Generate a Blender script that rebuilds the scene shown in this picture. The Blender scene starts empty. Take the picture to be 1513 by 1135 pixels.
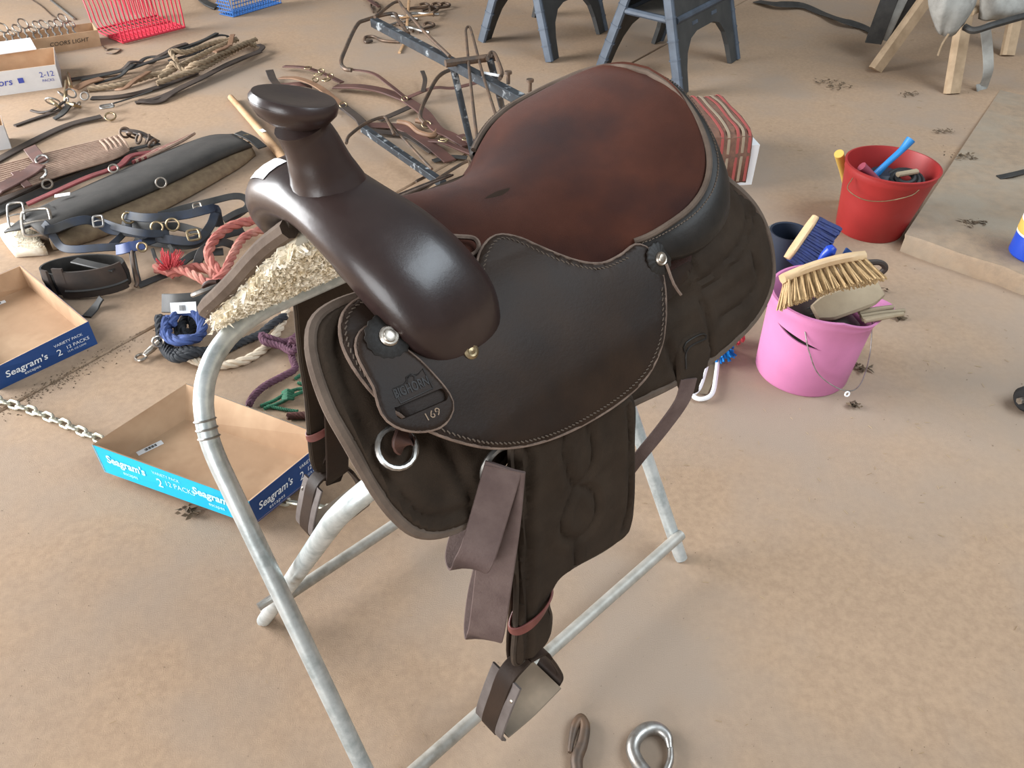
import bpy, bmesh, math, random
import numpy as np
from mathutils import Vector, Matrix
from mathutils.bvhtree import BVHTree
random.seed(7); np.random.seed(7)
sc = bpy.context.scene
COL = sc.collection
# ------------------------------------------------------------------ camera
F_PX, CX, CY = 1137.0, 756.5, 567.5
PITCH, CAM_H = math.radians(40), 1.33
cd = bpy.data.cameras.new('camera'); cam = bpy.data.objects.new('camera', cd); COL.objects.link(cam)
cam.location = (0, 0, CAM_H); cam.rotation_euler = (math.pi/2 - PITCH, 0, 0)
cd.sensor_width = 36; cd.lens = 36*F_PX/1513; cd.clip_start = 0.02
sc.camera = cam
# ------------------------------------------------------------------ light
sc.view_settings.view_transform = 'Standard'; sc.view_settings.look = 'None'
sc.view_settings.gamma = 1; sc.view_settings.use_curve_mapping = False
sc.view_settings.exposure = 0.34
w = bpy.data.worlds.new('barn_air'); sc.world = w; w.use_nodes = True
w.node_tree.nodes['Background'].inputs[0].default_value = (0.93, 0.97, 1.0, 1)
w.node_tree.nodes['Background'].inputs[1].default_value = 0.26
def area(name, loc, target, sx, sy, power, color):
    l = bpy.data.lights.new(name, 'AREA'); l.shape = 'RECTANGLE'; l.size = sx; l.size_y = sy
    l.energy = power; l.color = color
    o = bpy.data.objects.new(name, l); COL.objects.link(o); o.location = loc
    o.rotation_euler = (Vector(target)-Vector(loc)).to_track_quat('-Z', 'Y').to_euler()
# open barn doors on the left and behind the photographer (upright openings standing on the floor), roof light high on the right
area('barn_door_left_offscreen', (-5.8, 2.4, 2.1), (0, 2.0, 2.1), 4.2, 4.2, 900, (0.97, 0.985, 1.0))
area('barn_door_behind_offscreen', (-3.4, -4.6, 1.9), (-1.6, 0.0, 1.9), 3.8, 3.6, 300, (0.97, 0.985, 1.0))
area('roof_skylight_right_offscreen', (3.6, 0.6, 4.4), (2.6, 0.9, 0.0), 4.2, 2.6, 230, (0.8, 0.91, 1.0))
# ------------------------------------------------------------------ pixel <-> place
_c, _s = math.cos(PITCH), math.sin(PITCH)
CAM = np.array([0, 0, CAM_H])
def ray(u, v):
    x = (u-CX)/F_PX; y = -(v-CY)/F_PX
    return np.array([x, _c+y*_s, -_s+y*_c])
def G(u, v, z=0.0):                       # pixel -> point at height z above the floor
    r = ray(u, v); return CAM + r*(z-CAM_H)/r[2]
DV = np.array([.728, .6856, 0]); NV = np.array([-.6856, .728, 0]); DV /= np.linalg.norm(DV); NV /= np.linalg.norm(NV)
ROTZ = math.atan2(DV[1], DV[0])
def W(s, n, z): return DV*s + NV*n + np.array([0, 0, z])      # along the saddle, across it, up
def PN(u, v, n):                          # pixel -> point on the upright plane "across = n"
    r = ray(u, v); return CAM + r*(n/(r@NV))
def PS(u, v, s):
    r = ray(u, v); return CAM + r*(s/(r@DV))
# ------------------------------------------------------------------ objects
WM = {}
def setprops(o, label=None, cat=None, group=None, kind=None):
    if label: o['label'] = label
    if cat: o['category'] = cat
    if group: o['group'] = group
    if kind: o['kind'] = kind
def thing(name, loc, label, cat, group=None, rotz=0.0, kind=None):
    o = bpy.data.objects.new(name, None); COL.objects.link(o)
    o.empty_display_size = .05; o.location = tuple(float(x) for x in loc); o.rotation_euler = (0, 0, rotz)
    WM[o.name] = Matrix.Translation(o.location) @ Matrix.Rotation(rotz, 4, 'Z')
    setprops(o, label, cat, group, kind); return o
class MB:                                  # mesh builder in world coordinates
    def __init__(self): self.v = []; self.f = []
    def add(self, vs, fs):
        k = len(self.v); self.v += [tuple(float(c) for c in p) for p in vs]
        self.f += [tuple(i+k for i in f) for f in fs]; return self
    def build(self, name, mat, parent=None, smooth=40, label=None, cat=None, group=None, kind=None):
        me = bpy.data.meshes.new(name)
        V = np.array(self.v)
        o = bpy.data.objects.new(name, me); COL.objects.link(o)
        if kind != 'structure' and name != 'slab': V[:, 2] = np.maximum(V[:, 2], 0.0)        # feet are cut flush with the floor
        if PILE_ON: pile_add(o, parent, V, self.f)
        if parent is not None:
            o.parent = parent; M = WM[parent.name]
        else:
            b = (V.min(0)+V.max(0))/2; b[2] = V[:, 2].min()
            o.location = tuple(b); M = Matrix.Translation(tuple(b))
        WM[o.name] = M
        Mi = np.array(M.inverted()); V = V@Mi[:3, :3].T + Mi[:3, 3]
        me.from_pydata(V.tolist(), [], self.f); me.update()
        if mat: me.materials.append(mat)
        if smooth:
            me.shade_smooth(); me.set_sharp_from_angle(angle=math.radians(smooth))
        setprops(o, label, cat, group, kind); return o
# things lying on each other: every new strap or rope is laid over what already lies there
PILE_ON = False; PILE = []
def pile_owner(o):
    while o.parent is not None: o = o.parent
    return o.name
def pile_add(o, parent, V, f):
    own = pile_owner(parent) if parent is not None else o.name
    PILE.append((own, V[:, :2].min(0), V[:, :2].max(0), BVHTree.FromPolygons([tuple(q) for q in V], f)))
def support(x, y, own):
    z = 0.0
    for n_, lo, hi, tree in PILE:
        if n_ == own or x < lo[0] or x > hi[0] or y < lo[1] or y > hi[1]: continue
        h = tree.ray_cast(Vector((x, y, 1.5)), Vector((0, 0, -1)))
        if h[0] is not None: z = max(z, h[0].z)
    return z
def settle(P, hw, ht, own='', rigid=False):
    P = resamp(np.array(P, float), .008); T = np.gradient(P, axis=0); B = np.stack([-T[:, 1], T[:, 0]], 1); B /= np.linalg.norm(B, axis=1)[:, None]+1e-9
    need = np.array([max(support(*(p[:2]+b*hw*k), own) for k in (-1.1, -.55, 0, .55, 1.1)) for p, b in zip(P, B)])+ht+.0005
    lift = np.maximum(0, need-P[:, 2])
    if rigid: P[:, 2] += lift.max(); return P
    n = len(P); d = np.array([lift[max(0, i-2):i+3].max() for i in range(n)])
    for _ in range(3): d = np.maximum(np.array([d[max(0, i-2):i+3].mean() for i in range(n)]), lift)
    P[:, 2] += d; return P
def cr(pts, n=8, closed=False):            # Catmull-Rom
    P = [np.array(p, float) for p in pts]; m = len(P); out = []
    if m < 3 and not closed:
        return np.array([P[0]+(P[1]-P[0])*k/n for k in range(n+1)])
    for i in range(m if closed else m-1):
        p1, p2 = P[i], P[(i+1) % m]
        p0 = P[i-1] if (closed or i > 0) else 2*p1-p2
        p3 = P[(i+2) % m] if (closed or i+2 < m) else 2*p2-p1
        for k in range(n):
            t = k/n
            out.append(.5*((2*p1)+(-p0+p2)*t+(2*p0-5*p1+4*p2-p3)*t*t+(-p0+3*p1-3*p2+p3)*t**3))
    if not closed: out.append(P[-1])
    return np.array(out)
def resamp(P, d, closed=False):
    P = np.array(P); Q = np.vstack([P, P[:1]]) if closed else P
    L = np.r_[0, np.cumsum(np.linalg.norm(np.diff(Q, axis=0), axis=1))]
    n = max(2, int(round(L[-1]/d))); t = np.linspace(0, L[-1], n+1)
    R = np.stack([np.interp(t, L, Q[:, k]) for k in range(Q.shape[1])], 1)
    return R[:-1] if closed else R
def frames(P, closed=False, up=None):
    n = len(P)
    T = np.array([P[(i+1) % n]-P[i-1] if closed else P[min(i+1, n-1)]-P[max(i-1, 0)] for i in range(n)])
    T /= np.linalg.norm(T, axis=1)[:, None]+1e-12
    if up is not None:
        U = np.array(up, float); U = np.tile(U, (n, 1)) if U.ndim == 1 else U
        B = np.cross(T, U); nb = np.linalg.norm(B, axis=1)
        for i in range(n):
            if nb[i] < 1e-3: B[i] = B[i-1] if i else np.cross(T[i], [.3, .9, .1])
        B /= np.linalg.norm(B, axis=1)[:, None]; return T, np.cross(B, T), B
    a = np.array([0, 0, 1.]) if abs(T[0][2]) < .9 else np.array([1., 0, 0])
    N = [np.cross(np.cross(T[0], a), T[0])]; N[0] /= np.linalg.norm(N[0])
    for i in range(1, n):
        v = N[-1]-T[i]*(N[-1]@T[i]); N.append(v/(np.linalg.norm(v)+1e-12))
    N = np.array(N); return T, N, np.cross(T, N)
def sweep(mb, P, prof, closed=False, up=None, scale=None, caps=True):   # prof: list of (binormal, normal)
    P = np.array(P, float); T, N, B = frames(P, closed, up); n = len(P); m = len(prof); vs = []
    for i in range(n):
        k = 1 if scale is None else scale[i]
        for (x, y) in prof: vs.append(P[i]+B[i]*x*k+N[i]*y*k)
    fs = []
    for i in range(n if closed else n-1):
        j = (i+1) % n
        for q in range(m):
            r = (q+1) % m; fs.append((i*m+q, i*m+r, j*m+r, j*m+q))
    if not closed and caps:
        fs.append(tuple(range(m))[::-1]); fs.append(tuple((n-1)*m+q for q in range(m)))
    return mb.add(vs, fs)
def circ(r, k=8, ry=None): return [(r*math.cos(2*math.pi*i/k), (ry or r)*math.sin(2*math.pi*i/k)) for i in range(k)]
def rectp(w, t, b=None):
    b = b if b is not None else min(w, t)*.3; w /= 2; t /= 2
    return [(-w+b, -t), (w-b, -t), (w, -t+b), (w, t-b), (w-b, t), (-w+b, t), (-w, t-b), (-w, -t+b)]
def tube(mb, pts, r, k=10, n=8, closed=False, smooth=True, scale=None):
    P = cr(pts, n, closed) if smooth else np.array(pts, float)
    return sweep(mb, P, circ(r, k), closed, None, scale)
def ribbon(mb, pts, w, t, up=(0, 0, 1), n=8, closed=False, smooth=True):
    P = cr(pts, n, closed) if smooth else np.array(pts, float)
    if np.ndim(up) == 2: up = cr(up, n, closed) if smooth else up
    return sweep(mb, P, rectp(w, t), closed, up)
def rope(mb, pts, r, strands=3, pitch=None, k=6, closed=False, n=10, step=None):
    pitch = pitch or r*7; P = resamp(cr(pts, n, closed), step or pitch/9, closed)
    T, N, B = frames(P, closed); L = np.r_[0, np.cumsum(np.linalg.norm(np.diff(P, axis=0), axis=1))]
    for q in range(strands):
        a = 2*math.pi*(L/pitch+q/strands)
        Q = P+(N*np.cos(a)[:, None]+B*np.sin(a)[:, None])*r*.5
        sweep(mb, Q, circ(r*.56, k), closed)
    return mb
def box(mb, c, size, rotz=0, tilt=None):
    x, y, z = [q/2 for q in size]
    vs = [Vector((a*x, b*y, d*z)) for d in (-1, 1) for b in (-1, 1) for a in (-1, 1)]
    M = Matrix.Rotation(rotz, 3, 'Z')
    if tilt is not None: M = tilt
    vs = [np.array(M@v)+np.array(c) for v in vs]
    return mb.add(vs, [(0, 2, 3, 1), (4, 5, 7, 6), (0, 1, 5, 4), (2, 6, 7, 3), (0, 4, 6, 2), (1, 3, 7, 5)])
def bar(mb, a, b, w, t, up=(0, 0, 1), bev=None):
    return sweep(mb, [a, b], rectp(w, t, bev), up=up)
def lathe(mb, c, prof, k=28, axis=(0, 0, 1), sx=1, sy=1, fx=None):      # prof: (r, h)
    A = Vector(axis).normalized(); q = Vector((0, 0, 1)).rotation_difference(A).to_matrix()
    vs = []; m = len(prof)
    for i in range(k):
        a = 2*math.pi*i/k
        for (r, h) in prof:
            p = Vector((r*math.cos(a)*sx, r*math.sin(a)*sy, h))
            if fx: p = Vector(fx(p, a))
            vs.append(np.array(q@p)+np.array(c))
    fs = [(i*m+j, ((i+1) % k)*m+j, ((i+1) % k)*m+j+1, i*m+j+1) for i in range(k) for j in range(m-1)]
    if prof[0][0] > 1e-6: fs.append(tuple(i*m for i in range(k))[::-1])
    if prof[-1][0] > 1e-6: fs.append(tuple(i*m+m-1 for i in range(k)))
    return mb.add(vs, fs)
def prism(mb, poly, ax, ay, org, th):                  # polygon (x,y) in plane ax,ay, thickness along ax x ay
    ax, ay, org = [np.array(q, float) for q in (ax, ay, org)]; nz = np.cross(ax, ay); nz /= np.linalg.norm(nz)
    b = [org+ax*x+ay*y for x, y in poly]; n = len(b)
    vs = b+[p+nz*th for p in b]
    fs = [tuple(range(n))[::-1], tuple(range(n, 2*n))]+[(i, (i+1) % n, n+(i+1) % n, n+i) for i in range(n)]
    return mb.add(vs, fs)
def text_mesh(txt, size=1.0, shear=0.0, bold=0.0, align='LEFT', space=1.0):
    cu = bpy.data.curves.new('t', 'FONT'); cu.body = txt; cu.size = size; cu.shear = shear; cu.offset = bold*size
    cu.align_x = align; cu.space_character = space; cu.resolution_u = 3
    o = bpy.data.objects.new('t', cu); COL.objects.link(o)
    dg = bpy.context.evaluated_depsgraph_get(); me = bpy.data.meshes.new_from_object(o.evaluated_get(dg))
    V = np.array([v.co[:] for v in me.vertices]); Fs = [tuple(p.vertices) for p in me.polygons]
    bpy.data.objects.remove(o); bpy.data.curves.remove(cu); bpy.data.meshes.remove(me)
    return V, Fs
def text_flat(mb, txt, org, ax, ay, size, lift=.0006, **k):   # print on a flat face
    V, Fs = text_mesh(txt, size, **k); ax, ay = np.array(ax, float), np.array(ay, float)
    ax /= np.linalg.norm(ax); ay -= ax*(ay@ax); ay /= np.linalg.norm(ay); nz = np.cross(ax, ay)
    return mb.add([np.array(org)+ax*x+ay*y+nz*lift for x, y, _ in V], Fs)
# ------------------------------------------------------------------ materials
def mat(name, c, rough=.6, metal=0.0, c2=None, ns=30, nmix=(.35, .65), bs=0, bstr=0, c3=None, ns3=4, m3=(.45, .7), coat=0, sheen=0, spec=None, rv=0):
    m = bpy.data.materials.new(name); m.use_nodes = True; nt = m.node_tree; b = nt.nodes['Principled BSDF']
    L = nt.links.new
    b.inputs['Roughness'].default_value = rough; b.inputs['Metallic'].default_value = metal
    if coat: b.inputs['Coat Weight'].default_value = coat; b.inputs['Coat Roughness'].default_value = .12
    if sheen: b.inputs['Sheen Weight'].default_value = sheen; b.inputs['Sheen Roughness'].default_value = .4
    if spec is not None: b.inputs['Specular IOR Level'].default_value = spec
    tc = nt.nodes.new('ShaderNodeTexCoord')
    def noise(scale, det=6, rg=.6):
        n = nt.nodes.new('ShaderNodeTexNoise'); n.inputs['Scale'].default_value = scale
        n.inputs['Detail'].default_value = det; n.inputs['Roughness'].default_value = rg
        L(tc.outputs['Object'], n.inputs['Vector']); return n
    def ramp(src, lo, hi):
        r = nt.nodes.new('ShaderNodeMapRange'); r.inputs[1].default_value = lo; r.inputs[2].default_value = hi
        L(src, r.inputs[0]); return r.outputs[0]
    def mix(f, a, bb):
        x = nt.nodes.new('ShaderNodeMix'); x.data_type = 'RGBA'
        for s, val in ((x.inputs[0], f), (x.inputs[6], a), (x.inputs[7], bb)):
            if hasattr(val, 'links'): L(val, s)
            else: s.default_value = val if isinstance(val, float) else (*val, 1)
        return x.outputs[2]
    col = None
    if c2:
        n = noise(ns); col = mix(ramp(n.outputs[0], *nmix), c, c2)
        if rv:
            r = nt.nodes.new('ShaderNodeMapRange'); r.inputs[3].default_value = rough-rv; r.inputs[4].default_value = rough+rv
            L(n.outputs[0], r.inputs[0]); L(r.outputs[0], b.inputs['Roughness'])
    if c3:
        n3 = noise(ns3, 4); col = mix(ramp(n3.outputs[0], *m3), col if col is not None else c, c3)
    if col is None: b.inputs['Base Color'].default_value = (*c, 1)
    else: L(col, b.inputs['Base Color'])
    if bs:
        n = noise(bs, 4, .7); bp = nt.nodes.new('ShaderNodeBump'); bp.inputs['Strength'].default_value = bstr
        bp.inputs['Distance'].default_value = .004
        L(n.outputs[0], bp.inputs['Height']); L(bp.outputs[0], b.inputs['Normal'])
    return m
M = {}
M['concrete'] = mat('concrete', (.395, .272, .178), .85, c2=(.33, .225, .148), ns=70, nmix=(.35, .65), bs=420, bstr=.3, c3=(.315, .24, .182), ns3=1.7, m3=(.42, .66), spec=.25)
M['joint'] = mat('joint_dirt', (.09, .06, .04), .95, c2=(.2, .14, .09), ns=40)
M['galv'] = mat('galvanised_steel', (.56, .60, .60), .42, .55, c2=(.36, .40, .40), ns=60, bs=150, bstr=.08, c3=(.68, .71, .70), ns3=9, rv=.1)
M['galv_dull'] = mat('dull_galvanised_steel', (.40, .38, .34), .55, .4, c2=(.27, .25, .21), ns=50, c3=(.5, .47, .42), ns3=8)
M['swell'] = mat('polished_brown_leather', (.017, .009, .0085), .33, c2=(.026, .014, .012), ns=18, bs=120, bstr=.05, c3=(.036, .021, .018), ns3=7, coat=.12, rv=.09)
M['leather'] = mat('brown_flap_leather', (.022, .0125, .008), .52, c2=(.032, .018, .011), ns=14, bs=220, bstr=.1, c3=(.017, .012, .010), ns3=5, rv=.06, spec=.18)
M['black_leather'] = mat('black_leather', (.012, .010, .0085), .5, c2=(.022, .018, .015), ns=20, bs=160, bstr=.1, spec=.25)
M['edge'] = mat('raw_leather_edge', (.20, .135, .10), .8, c2=(.11, .07, .05), ns=60)
M['suede'] = mat('reddish_brown_suede', (.078, .027, .017), .95, c2=(.05, .018, .012), ns=10, nmix=(.3, .7), bs=900, bstr=.4, c3=(.034, .016, .014), ns3=4.5, m3=(.42, .6), sheen=.08, spec=.08)
M['cordura'] = mat('brown_nylon', (.040, .027, .018), .85, c2=(.027, .018, .012), ns=16, bs=600, bstr=.3, spec=.15)
M['binding'] = mat('taupe_binding', (.13, .095, .072), .85, c2=(.085, .06, .045), ns=25, bs=400, bstr=.2, spec=.2)
M['dark_binding'] = mat('dark_brown_binding', (.060, .042, .029), .8, c2=(.035, .026, .02), ns=25, spec=.2)
M['fleece'] = mat('cream_fleece', (.80, .70, .52), .95, c2=(.86, .80, .68), ns=25, c3=(.42, .26, .12), ns3=11, m3=(.56, .74), sheen=.3, spec=.1)
M['wool'] = mat('cream_wool', (.86, .77, .60), .95, c2=(.90, .85, .74), ns=25, c3=(.55, .36, .18), ns3=11, m3=(.60, .80), spec=.1)
M['strap'] = mat('mauve_brown_strap', (.085, .052, .046), .8, c2=(.12, .08, .07), ns=30, bs=300, bstr=.3)
M['silver'] = mat('worn_silver', (.55, .50, .44), .35, .9, c2=(.3, .25, .2), ns=40)
M['steel'] = mat('old_steel', (.45, .44, .42), .4, .9, c2=(.28, .25, .22), ns=60)
M['brass'] = mat('aged_brass', (.42, .33, .2), .4, .9, c2=(.25, .18, .1), ns=50)
M['stitch'] = mat('tan_thread', (.10, .072, .052), .9)
M['stamp'] = mat('stamped_leather', (.010, .007, .006), .6)
M['stamp2'] = mat('tan_number_stamp', (.26, .18, .12), .8)
M['paper'] = mat('white_paper', (.80, .80, .80), .7)
M['redstrap'] = mat('red_brown_strap', (.11, .028, .024), .45, c2=(.16, .05, .04), ns=30)
M['strap_red'] = mat('reddish_leather', (.085, .034, .022), .6, c2=(.05, .025, .02), ns=30)
M['stirrup_leather'] = mat('worn_grey_brown_leather', (.12, .10, .092), .45, c2=(.07, .055, .05), ns=25, bs=120, bstr=.1)
M['tread'] = mat('worn_tread', (.17, .13, .09), .5, c2=(.10, .075, .055), ns=18, c3=(.26, .20, .14), ns3=9)
# ================================================================== floor
ja, jb = G(50, 580)[:2], G(988, 63)[:2]
jd = (jb-ja)/np.linalg.norm(jb-ja); jn = np.array([-jd[1], jd[0]])      # jn points away to the upper left
def JP(a, b): return ja+jd*a+jn*b
mb = MB(); box(mb, (0, 3, -.055), (26, 26, .08)); floor = mb.build('floor', M['joint'], smooth=0, kind='structure')
def slab(a0, a1, b0, b1):
    mb = MB(); q = [JP(a0, b0), JP(a1, b0), JP(a1, b1), JP(a0, b1)]; e = .004
    qi = [JP(a0+e, b0+e), JP(a1-e, b0+e), JP(a1-e, b1-e), JP(a0+e, b1-e)]
    vs = [(*p, -.06) for p in q]+[(*p, -.004) for p in q]+[(*p, 0) for p in qi]
    fs = [(3, 2, 1, 0), (8, 9, 10, 11)]+[(i+k, (i+1) % 4+k, (i+1) % 4+k+4, i+k+4) for k in (0, 4) for i in range(4)]
    mb.add(vs, fs).build('slab', M['concrete'], floor, smooth=0)
g_ = .004
slab(-9, 12, g_, 9); slab(-9, 12, -9, -g_)
# ================================================================== saddle stand
stand = thing('saddle_stand', W(.58, .715, 0), 'galvanised steel tube folding stand with crossed legs holding up the saddle', 'stand', rotz=ROTZ)
R_T = .0135
def fillet(pts, rad, k=10):
    P = [np.array(p, float) for p in pts]; out = [P[0]]
    for i in range(1, len(P)-1):
        a = P[i]+(P[i-1]-P[i])/np.linalg.norm(P[i-1]-P[i])*rad[i-1]; c = P[i]+(P[i+1]-P[i])/np.linalg.norm(P[i+1]-P[i])*rad[i-1]
        for q in np.linspace(0, 1, k): out.append(a*(1-q)**2+P[i]*2*q*(1-q)+c*q*q)
    out.append(P[-1]); return np.array(out)
def frame_tube(name, nf, nt, sf, sr, ztop, r1):
    mb = MB(); path = fillet([W(sf, nf, 0), W(sf+.02, nt, ztop), W(sr-.02, nt, ztop), W(sr, nf, 0)], [r1, r1], 14)
    sweep(mb, resamp(path, .012), circ(R_T, 16)); return mb.build(name, M['galv'], stand)
fa = frame_tube('leg_frame', .49, .884, .195, .953, .722, .17)
fb = frame_tube('leg_frame', .962, .522, .235, .93, .708, .12)
for fr, n, s0, s1 in ((fa, .505, .205, .948), (fb, .935, .245, .925)):
    mb = MB(); tube(mb, [W(s0-.015, n, .062), W(s1+.01, n, .062)], .0115, 12, 4); mb.build('stretcher', M['galv_dull'], stand)
for s in (.2, .95):
    mb = MB(); lathe(mb, W(s-.025, .725, .362), [(0, 0), (.006, .001), (.006, .05), (0, .051)], 8, axis=tuple(DV)); mb.build('pivot_bolt', M['steel'], stand)
mb = MB(); tp = resamp(fillet([W(.195, .49, 0), W(.215, .884, .722), W(.6, .884, .722)], [.17]), .006)
i0 = int(np.abs(tp[:, 2]-.61).argmin())
for k in range(3): lathe(mb, tp[i0+k*2], [(R_T+.0005, -.0015), (R_T+.002, 0), (R_T+.0005, .0015)], 14, axis=tuple(tp[i0+3]-tp[i0]))
mb.build('wire_tie', M['steel'], stand)
# ================================================================== saddle
saddle = thing('western_saddle', W(.62, .70, .62), 'dark brown western saddle with reddish suede seat resting on the galvanised stand', 'saddle', rotz=ROTZ)
NC = .70
NU = .675
def U(s, m_, z): return W(s, NU+m_, z+.08*m_)      # upper parts sit rolled a little toward the near side
PROF_N = cr([(0, .915), (.05, .905), (.10, .882), (.145, .848), (.18, .803), (.208, .75), (.232, .69), (.249, .63), (.262, .56), (.270, .48)], 12)
PROF_F = cr([(0, .935), (.05, .893), (.10, .84), (.145, .797), (.19, .758), (.235, .718), (.28, .685), (.325, .64), (.36, .60), (.39, .55)], 12)
PROF_E = cr([(.235, .80), (.25, .74), (.258, .68), (.266, .60), (.274, .50), (.28, .40), (.28, .30), (.28, .20)], 12)
PROF_EF = PROF_E-np.array([.062, 0])
class Surf:
    def __init__(self, prof, side):
        self.p = prof; self.side = side
        d = np.linalg.norm(np.diff(prof, axis=0), axis=1); self.L = np.r_[0, np.cumsum(d)]
        t = np.gradient(prof, axis=0); t /= np.linalg.norm(t, axis=1)[:, None]
        self.n = np.stack([-t[:, 1], t[:, 0]], 1)           # outward (m,z): down-tangent rotated
        if self.n[len(self.n)//2][0] < 0: self.n = -self.n
    def at(self, s, t, off=0.0):
        m = np.interp(t, self.L, self.p[:, 0]); z = np.interp(t, self.L, self.p[:, 1])
        nm = np.interp(t, self.L, self.n[:, 0]); nz = np.interp(t, self.L, self.n[:, 1])
        return W(s, NC+self.side*(m+nm*off), z+nz*off)
    def hit(self, u, v, off=0.0):                            # pixel -> (s, t)
        r = ray(u, v); k = np.linspace(.3, 2.2, 1500); Q = CAM+k[:, None]*r
        m = (Q@NV-NC)*self.side; z = Q[:, 2]; S = Q@DV
        d2 = (m[:, None]-self.p[None, :, 0])**2+(z[:, None]-self.p[None, :, 1])**2
        i = d2.argmin(1); sd = (m-self.p[i, 0])*self.n[i, 0]+(z-self.p[i, 1])*self.n[i, 1]
        o = off(S, self.L[i]) if callable(off) else off
        g = sd-o; w = np.where((g[:-1] > 0) & (g[1:] <= 0))[0]
        if len(w) == 0: w = [int(np.abs(g).argmin())-1]
        a = w[0]; fr = g[a]/(g[a]-g[a+1]) if g[a] != g[a+1] else 0
        q = Q[a]+(Q[a+1]-Q[a])*fr
        m_, z_ = (q@NV-NC)*self.side, q[2]
        j = ((m_-self.p[:, 0])**2+(z_-self.p[:, 1])**2).argmin()
        tt = np.array([self.p[min(j+1, len(self.p)-1), 0]-self.p[max(j-1, 0), 0], self.p[min(j+1, len(self.p)-1), 1]-self.p[max(j-1, 0), 1]])
        tt /= np.linalg.norm(tt)
        return np.array([q@DV, self.L[j]+(m_-self.p[j, 0])*tt[0]+(z_-self.p[j, 1])*tt[1]])
NEAR, FAR, FEN, FENF = Surf(PROF_N, -1), Surf(PROF_F, 1), Surf(PROF_E, -1), Surf(PROF_EF, 1)
def st(pxs, off=0.0, surf=NEAR): return [surf.hit(u, v, off) for u, v in pxs]
def dist_lines(P, lines, closed=False):
    D = np.full(len(P), 9.)
    for ln in lines:
        A = np.array(ln); B = np.roll(A, -1, 0) if closed else A[1:]; A = A if closed else A[:-1]
        for a, b in zip(A, B):
            ab = b-a; t = np.clip(((P-a)@ab)/(ab@ab+1e-12), 0, 1); D = np.minimum(D, np.linalg.norm(P-(a+t[:, None]*ab), axis=1))
    return D
def patch(name, poly, surf, off, thick, grid, m, parent, rnd=.004, grooves=None, gdep=.004, gw=.006, lump=0.0, hole=None, kind=None, label=None):
    """a padded piece lying on a curved surface: outline in (s, t)"""
    bm = bmesh.new(); poly = np.array(poly)
    bm.faces.new([bm.verts.new((p[0], p[1], 0)) for p in poly]); bmesh.ops.triangulate(bm, faces=bm.faces[:])
    for ax in (0, 1):
        lo, hi = poly[:, ax].min(), poly[:, ax].max(); x = lo+grid*.5
        while x < hi:
            co = [0, 0, 0]; co[ax] = x; no = [0, 0, 0]; no[ax] = 1
            bmesh.ops.bisect_plane(bm, geom=bm.verts[:]+bm.edges[:]+bm.faces[:], dist=1e-6, plane_co=co, plane_no=no); x += grid
    bmesh.ops.remove_doubles(bm, verts=bm.verts[:], dist=1e-5)
    bmesh.ops.recalc_face_normals(bm, faces=bm.faces[:])
    if hole is not None:                                   # a slot cut right through
        h0, h1, hr_ = np.array(hole[0]), np.array(hole[1]), hole[2]
        def hsd(q):
            k = np.clip(((q-h0)@(h1-h0))/((h1-h0)@(h1-h0)), 0, 1); c_ = h0+k*(h1-h0); return np.linalg.norm(q-c_)-hr_, c_
        for v_ in bm.verts:
            q = np.array(v_.co[:2]); sd_, c_ = hsd(q)
            if abs(sd_) < grid*.55: q = c_+(q-c_)/(np.linalg.norm(q-c_)+1e-9)*hr_; v_.co = (q[0], q[1], 0)
        bmesh.ops.delete(bm, geom=[f_ for f_ in bm.faces if hsd(np.array(f_.calc_center_median()[:2]))[0] < 0], context='FACES')
        bmesh.ops.remove_doubles(bm, verts=bm.verts[:], dist=2e-4)
    bm.verts.index_update()
    V = np.array([v.co[:2] for v in bm.verts]); Fs = [tuple(v.index for v in f.verts) for f in bm.faces]
    bd = [(e.verts[0].index, e.verts[1].index) for e in bm.edges if len(e.link_faces) == 1]; bm.free()
    d = dist_lines(V, [poly], True); h = thick*np.sqrt(np.clip(1-(1-np.clip(d/rnd, 0, 1))**2, .0, 1))*.75+thick*.25
    if lump: h = h+lump*(np.sin(V[:, 0]*47+V[:, 1]*23)+np.sin(V[:, 0]*21-V[:, 1]*61))*np.clip(d/.02, 0, 1)
    if grooves is not None:
        g = dist_lines(V, grooves); h = h-gdep*np.exp(-(g/gw)**2)+gdep*.6*np.exp(-((g-gw*2.6)/(gw*1.6))**2)*np.clip(d/.01, 0, 1)
    o = np.array([off(a, b) for a, b in V]) if callable(off) else np.full(len(V), off)
    top = [surf.at(a, b, o[i]+h[i]) for i, (a, b) in enumerate(V)]; bot = [surf.at(a, b, o[i]) for i, (a, b) in enumerate(V)]
    n = len(V); mb = MB()
    flip = surf.side > 0
    fs = [f if not flip else f[::-1] for f in Fs]+[tuple(i+n for i in (f[::-1] if not flip else f)) for f in Fs]+[(a, b, b+n, a+n) for a, b in bd]
    mb.add(top+bot, fs)
    ob = mb.build(name, m, parent, smooth=50, kind=kind, label=label)
    b2 = bmesh.new(); b2.from_mesh(ob.data); bmesh.ops.recalc_face_normals(b2, faces=b2.faces[:]); b2.to_mesh(ob.data); b2.free()
    ob.data.shade_smooth(); ob.data.set_sharp_from_angle(angle=math.radians(50))
    return ob
def off_of(off, s, t): return off(s, t) if callable(off) else off
def edge_tube(name, line, surf, off, r, m, parent, closed=False, k=6):
    P = resamp(np.array(line), .008, closed)
    mb = MB(); sweep(mb, [surf.at(a, b, off_of(off, a, b)) for a, b in P], circ(r, k), closed)
    return mb.build(name, m, parent)
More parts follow.
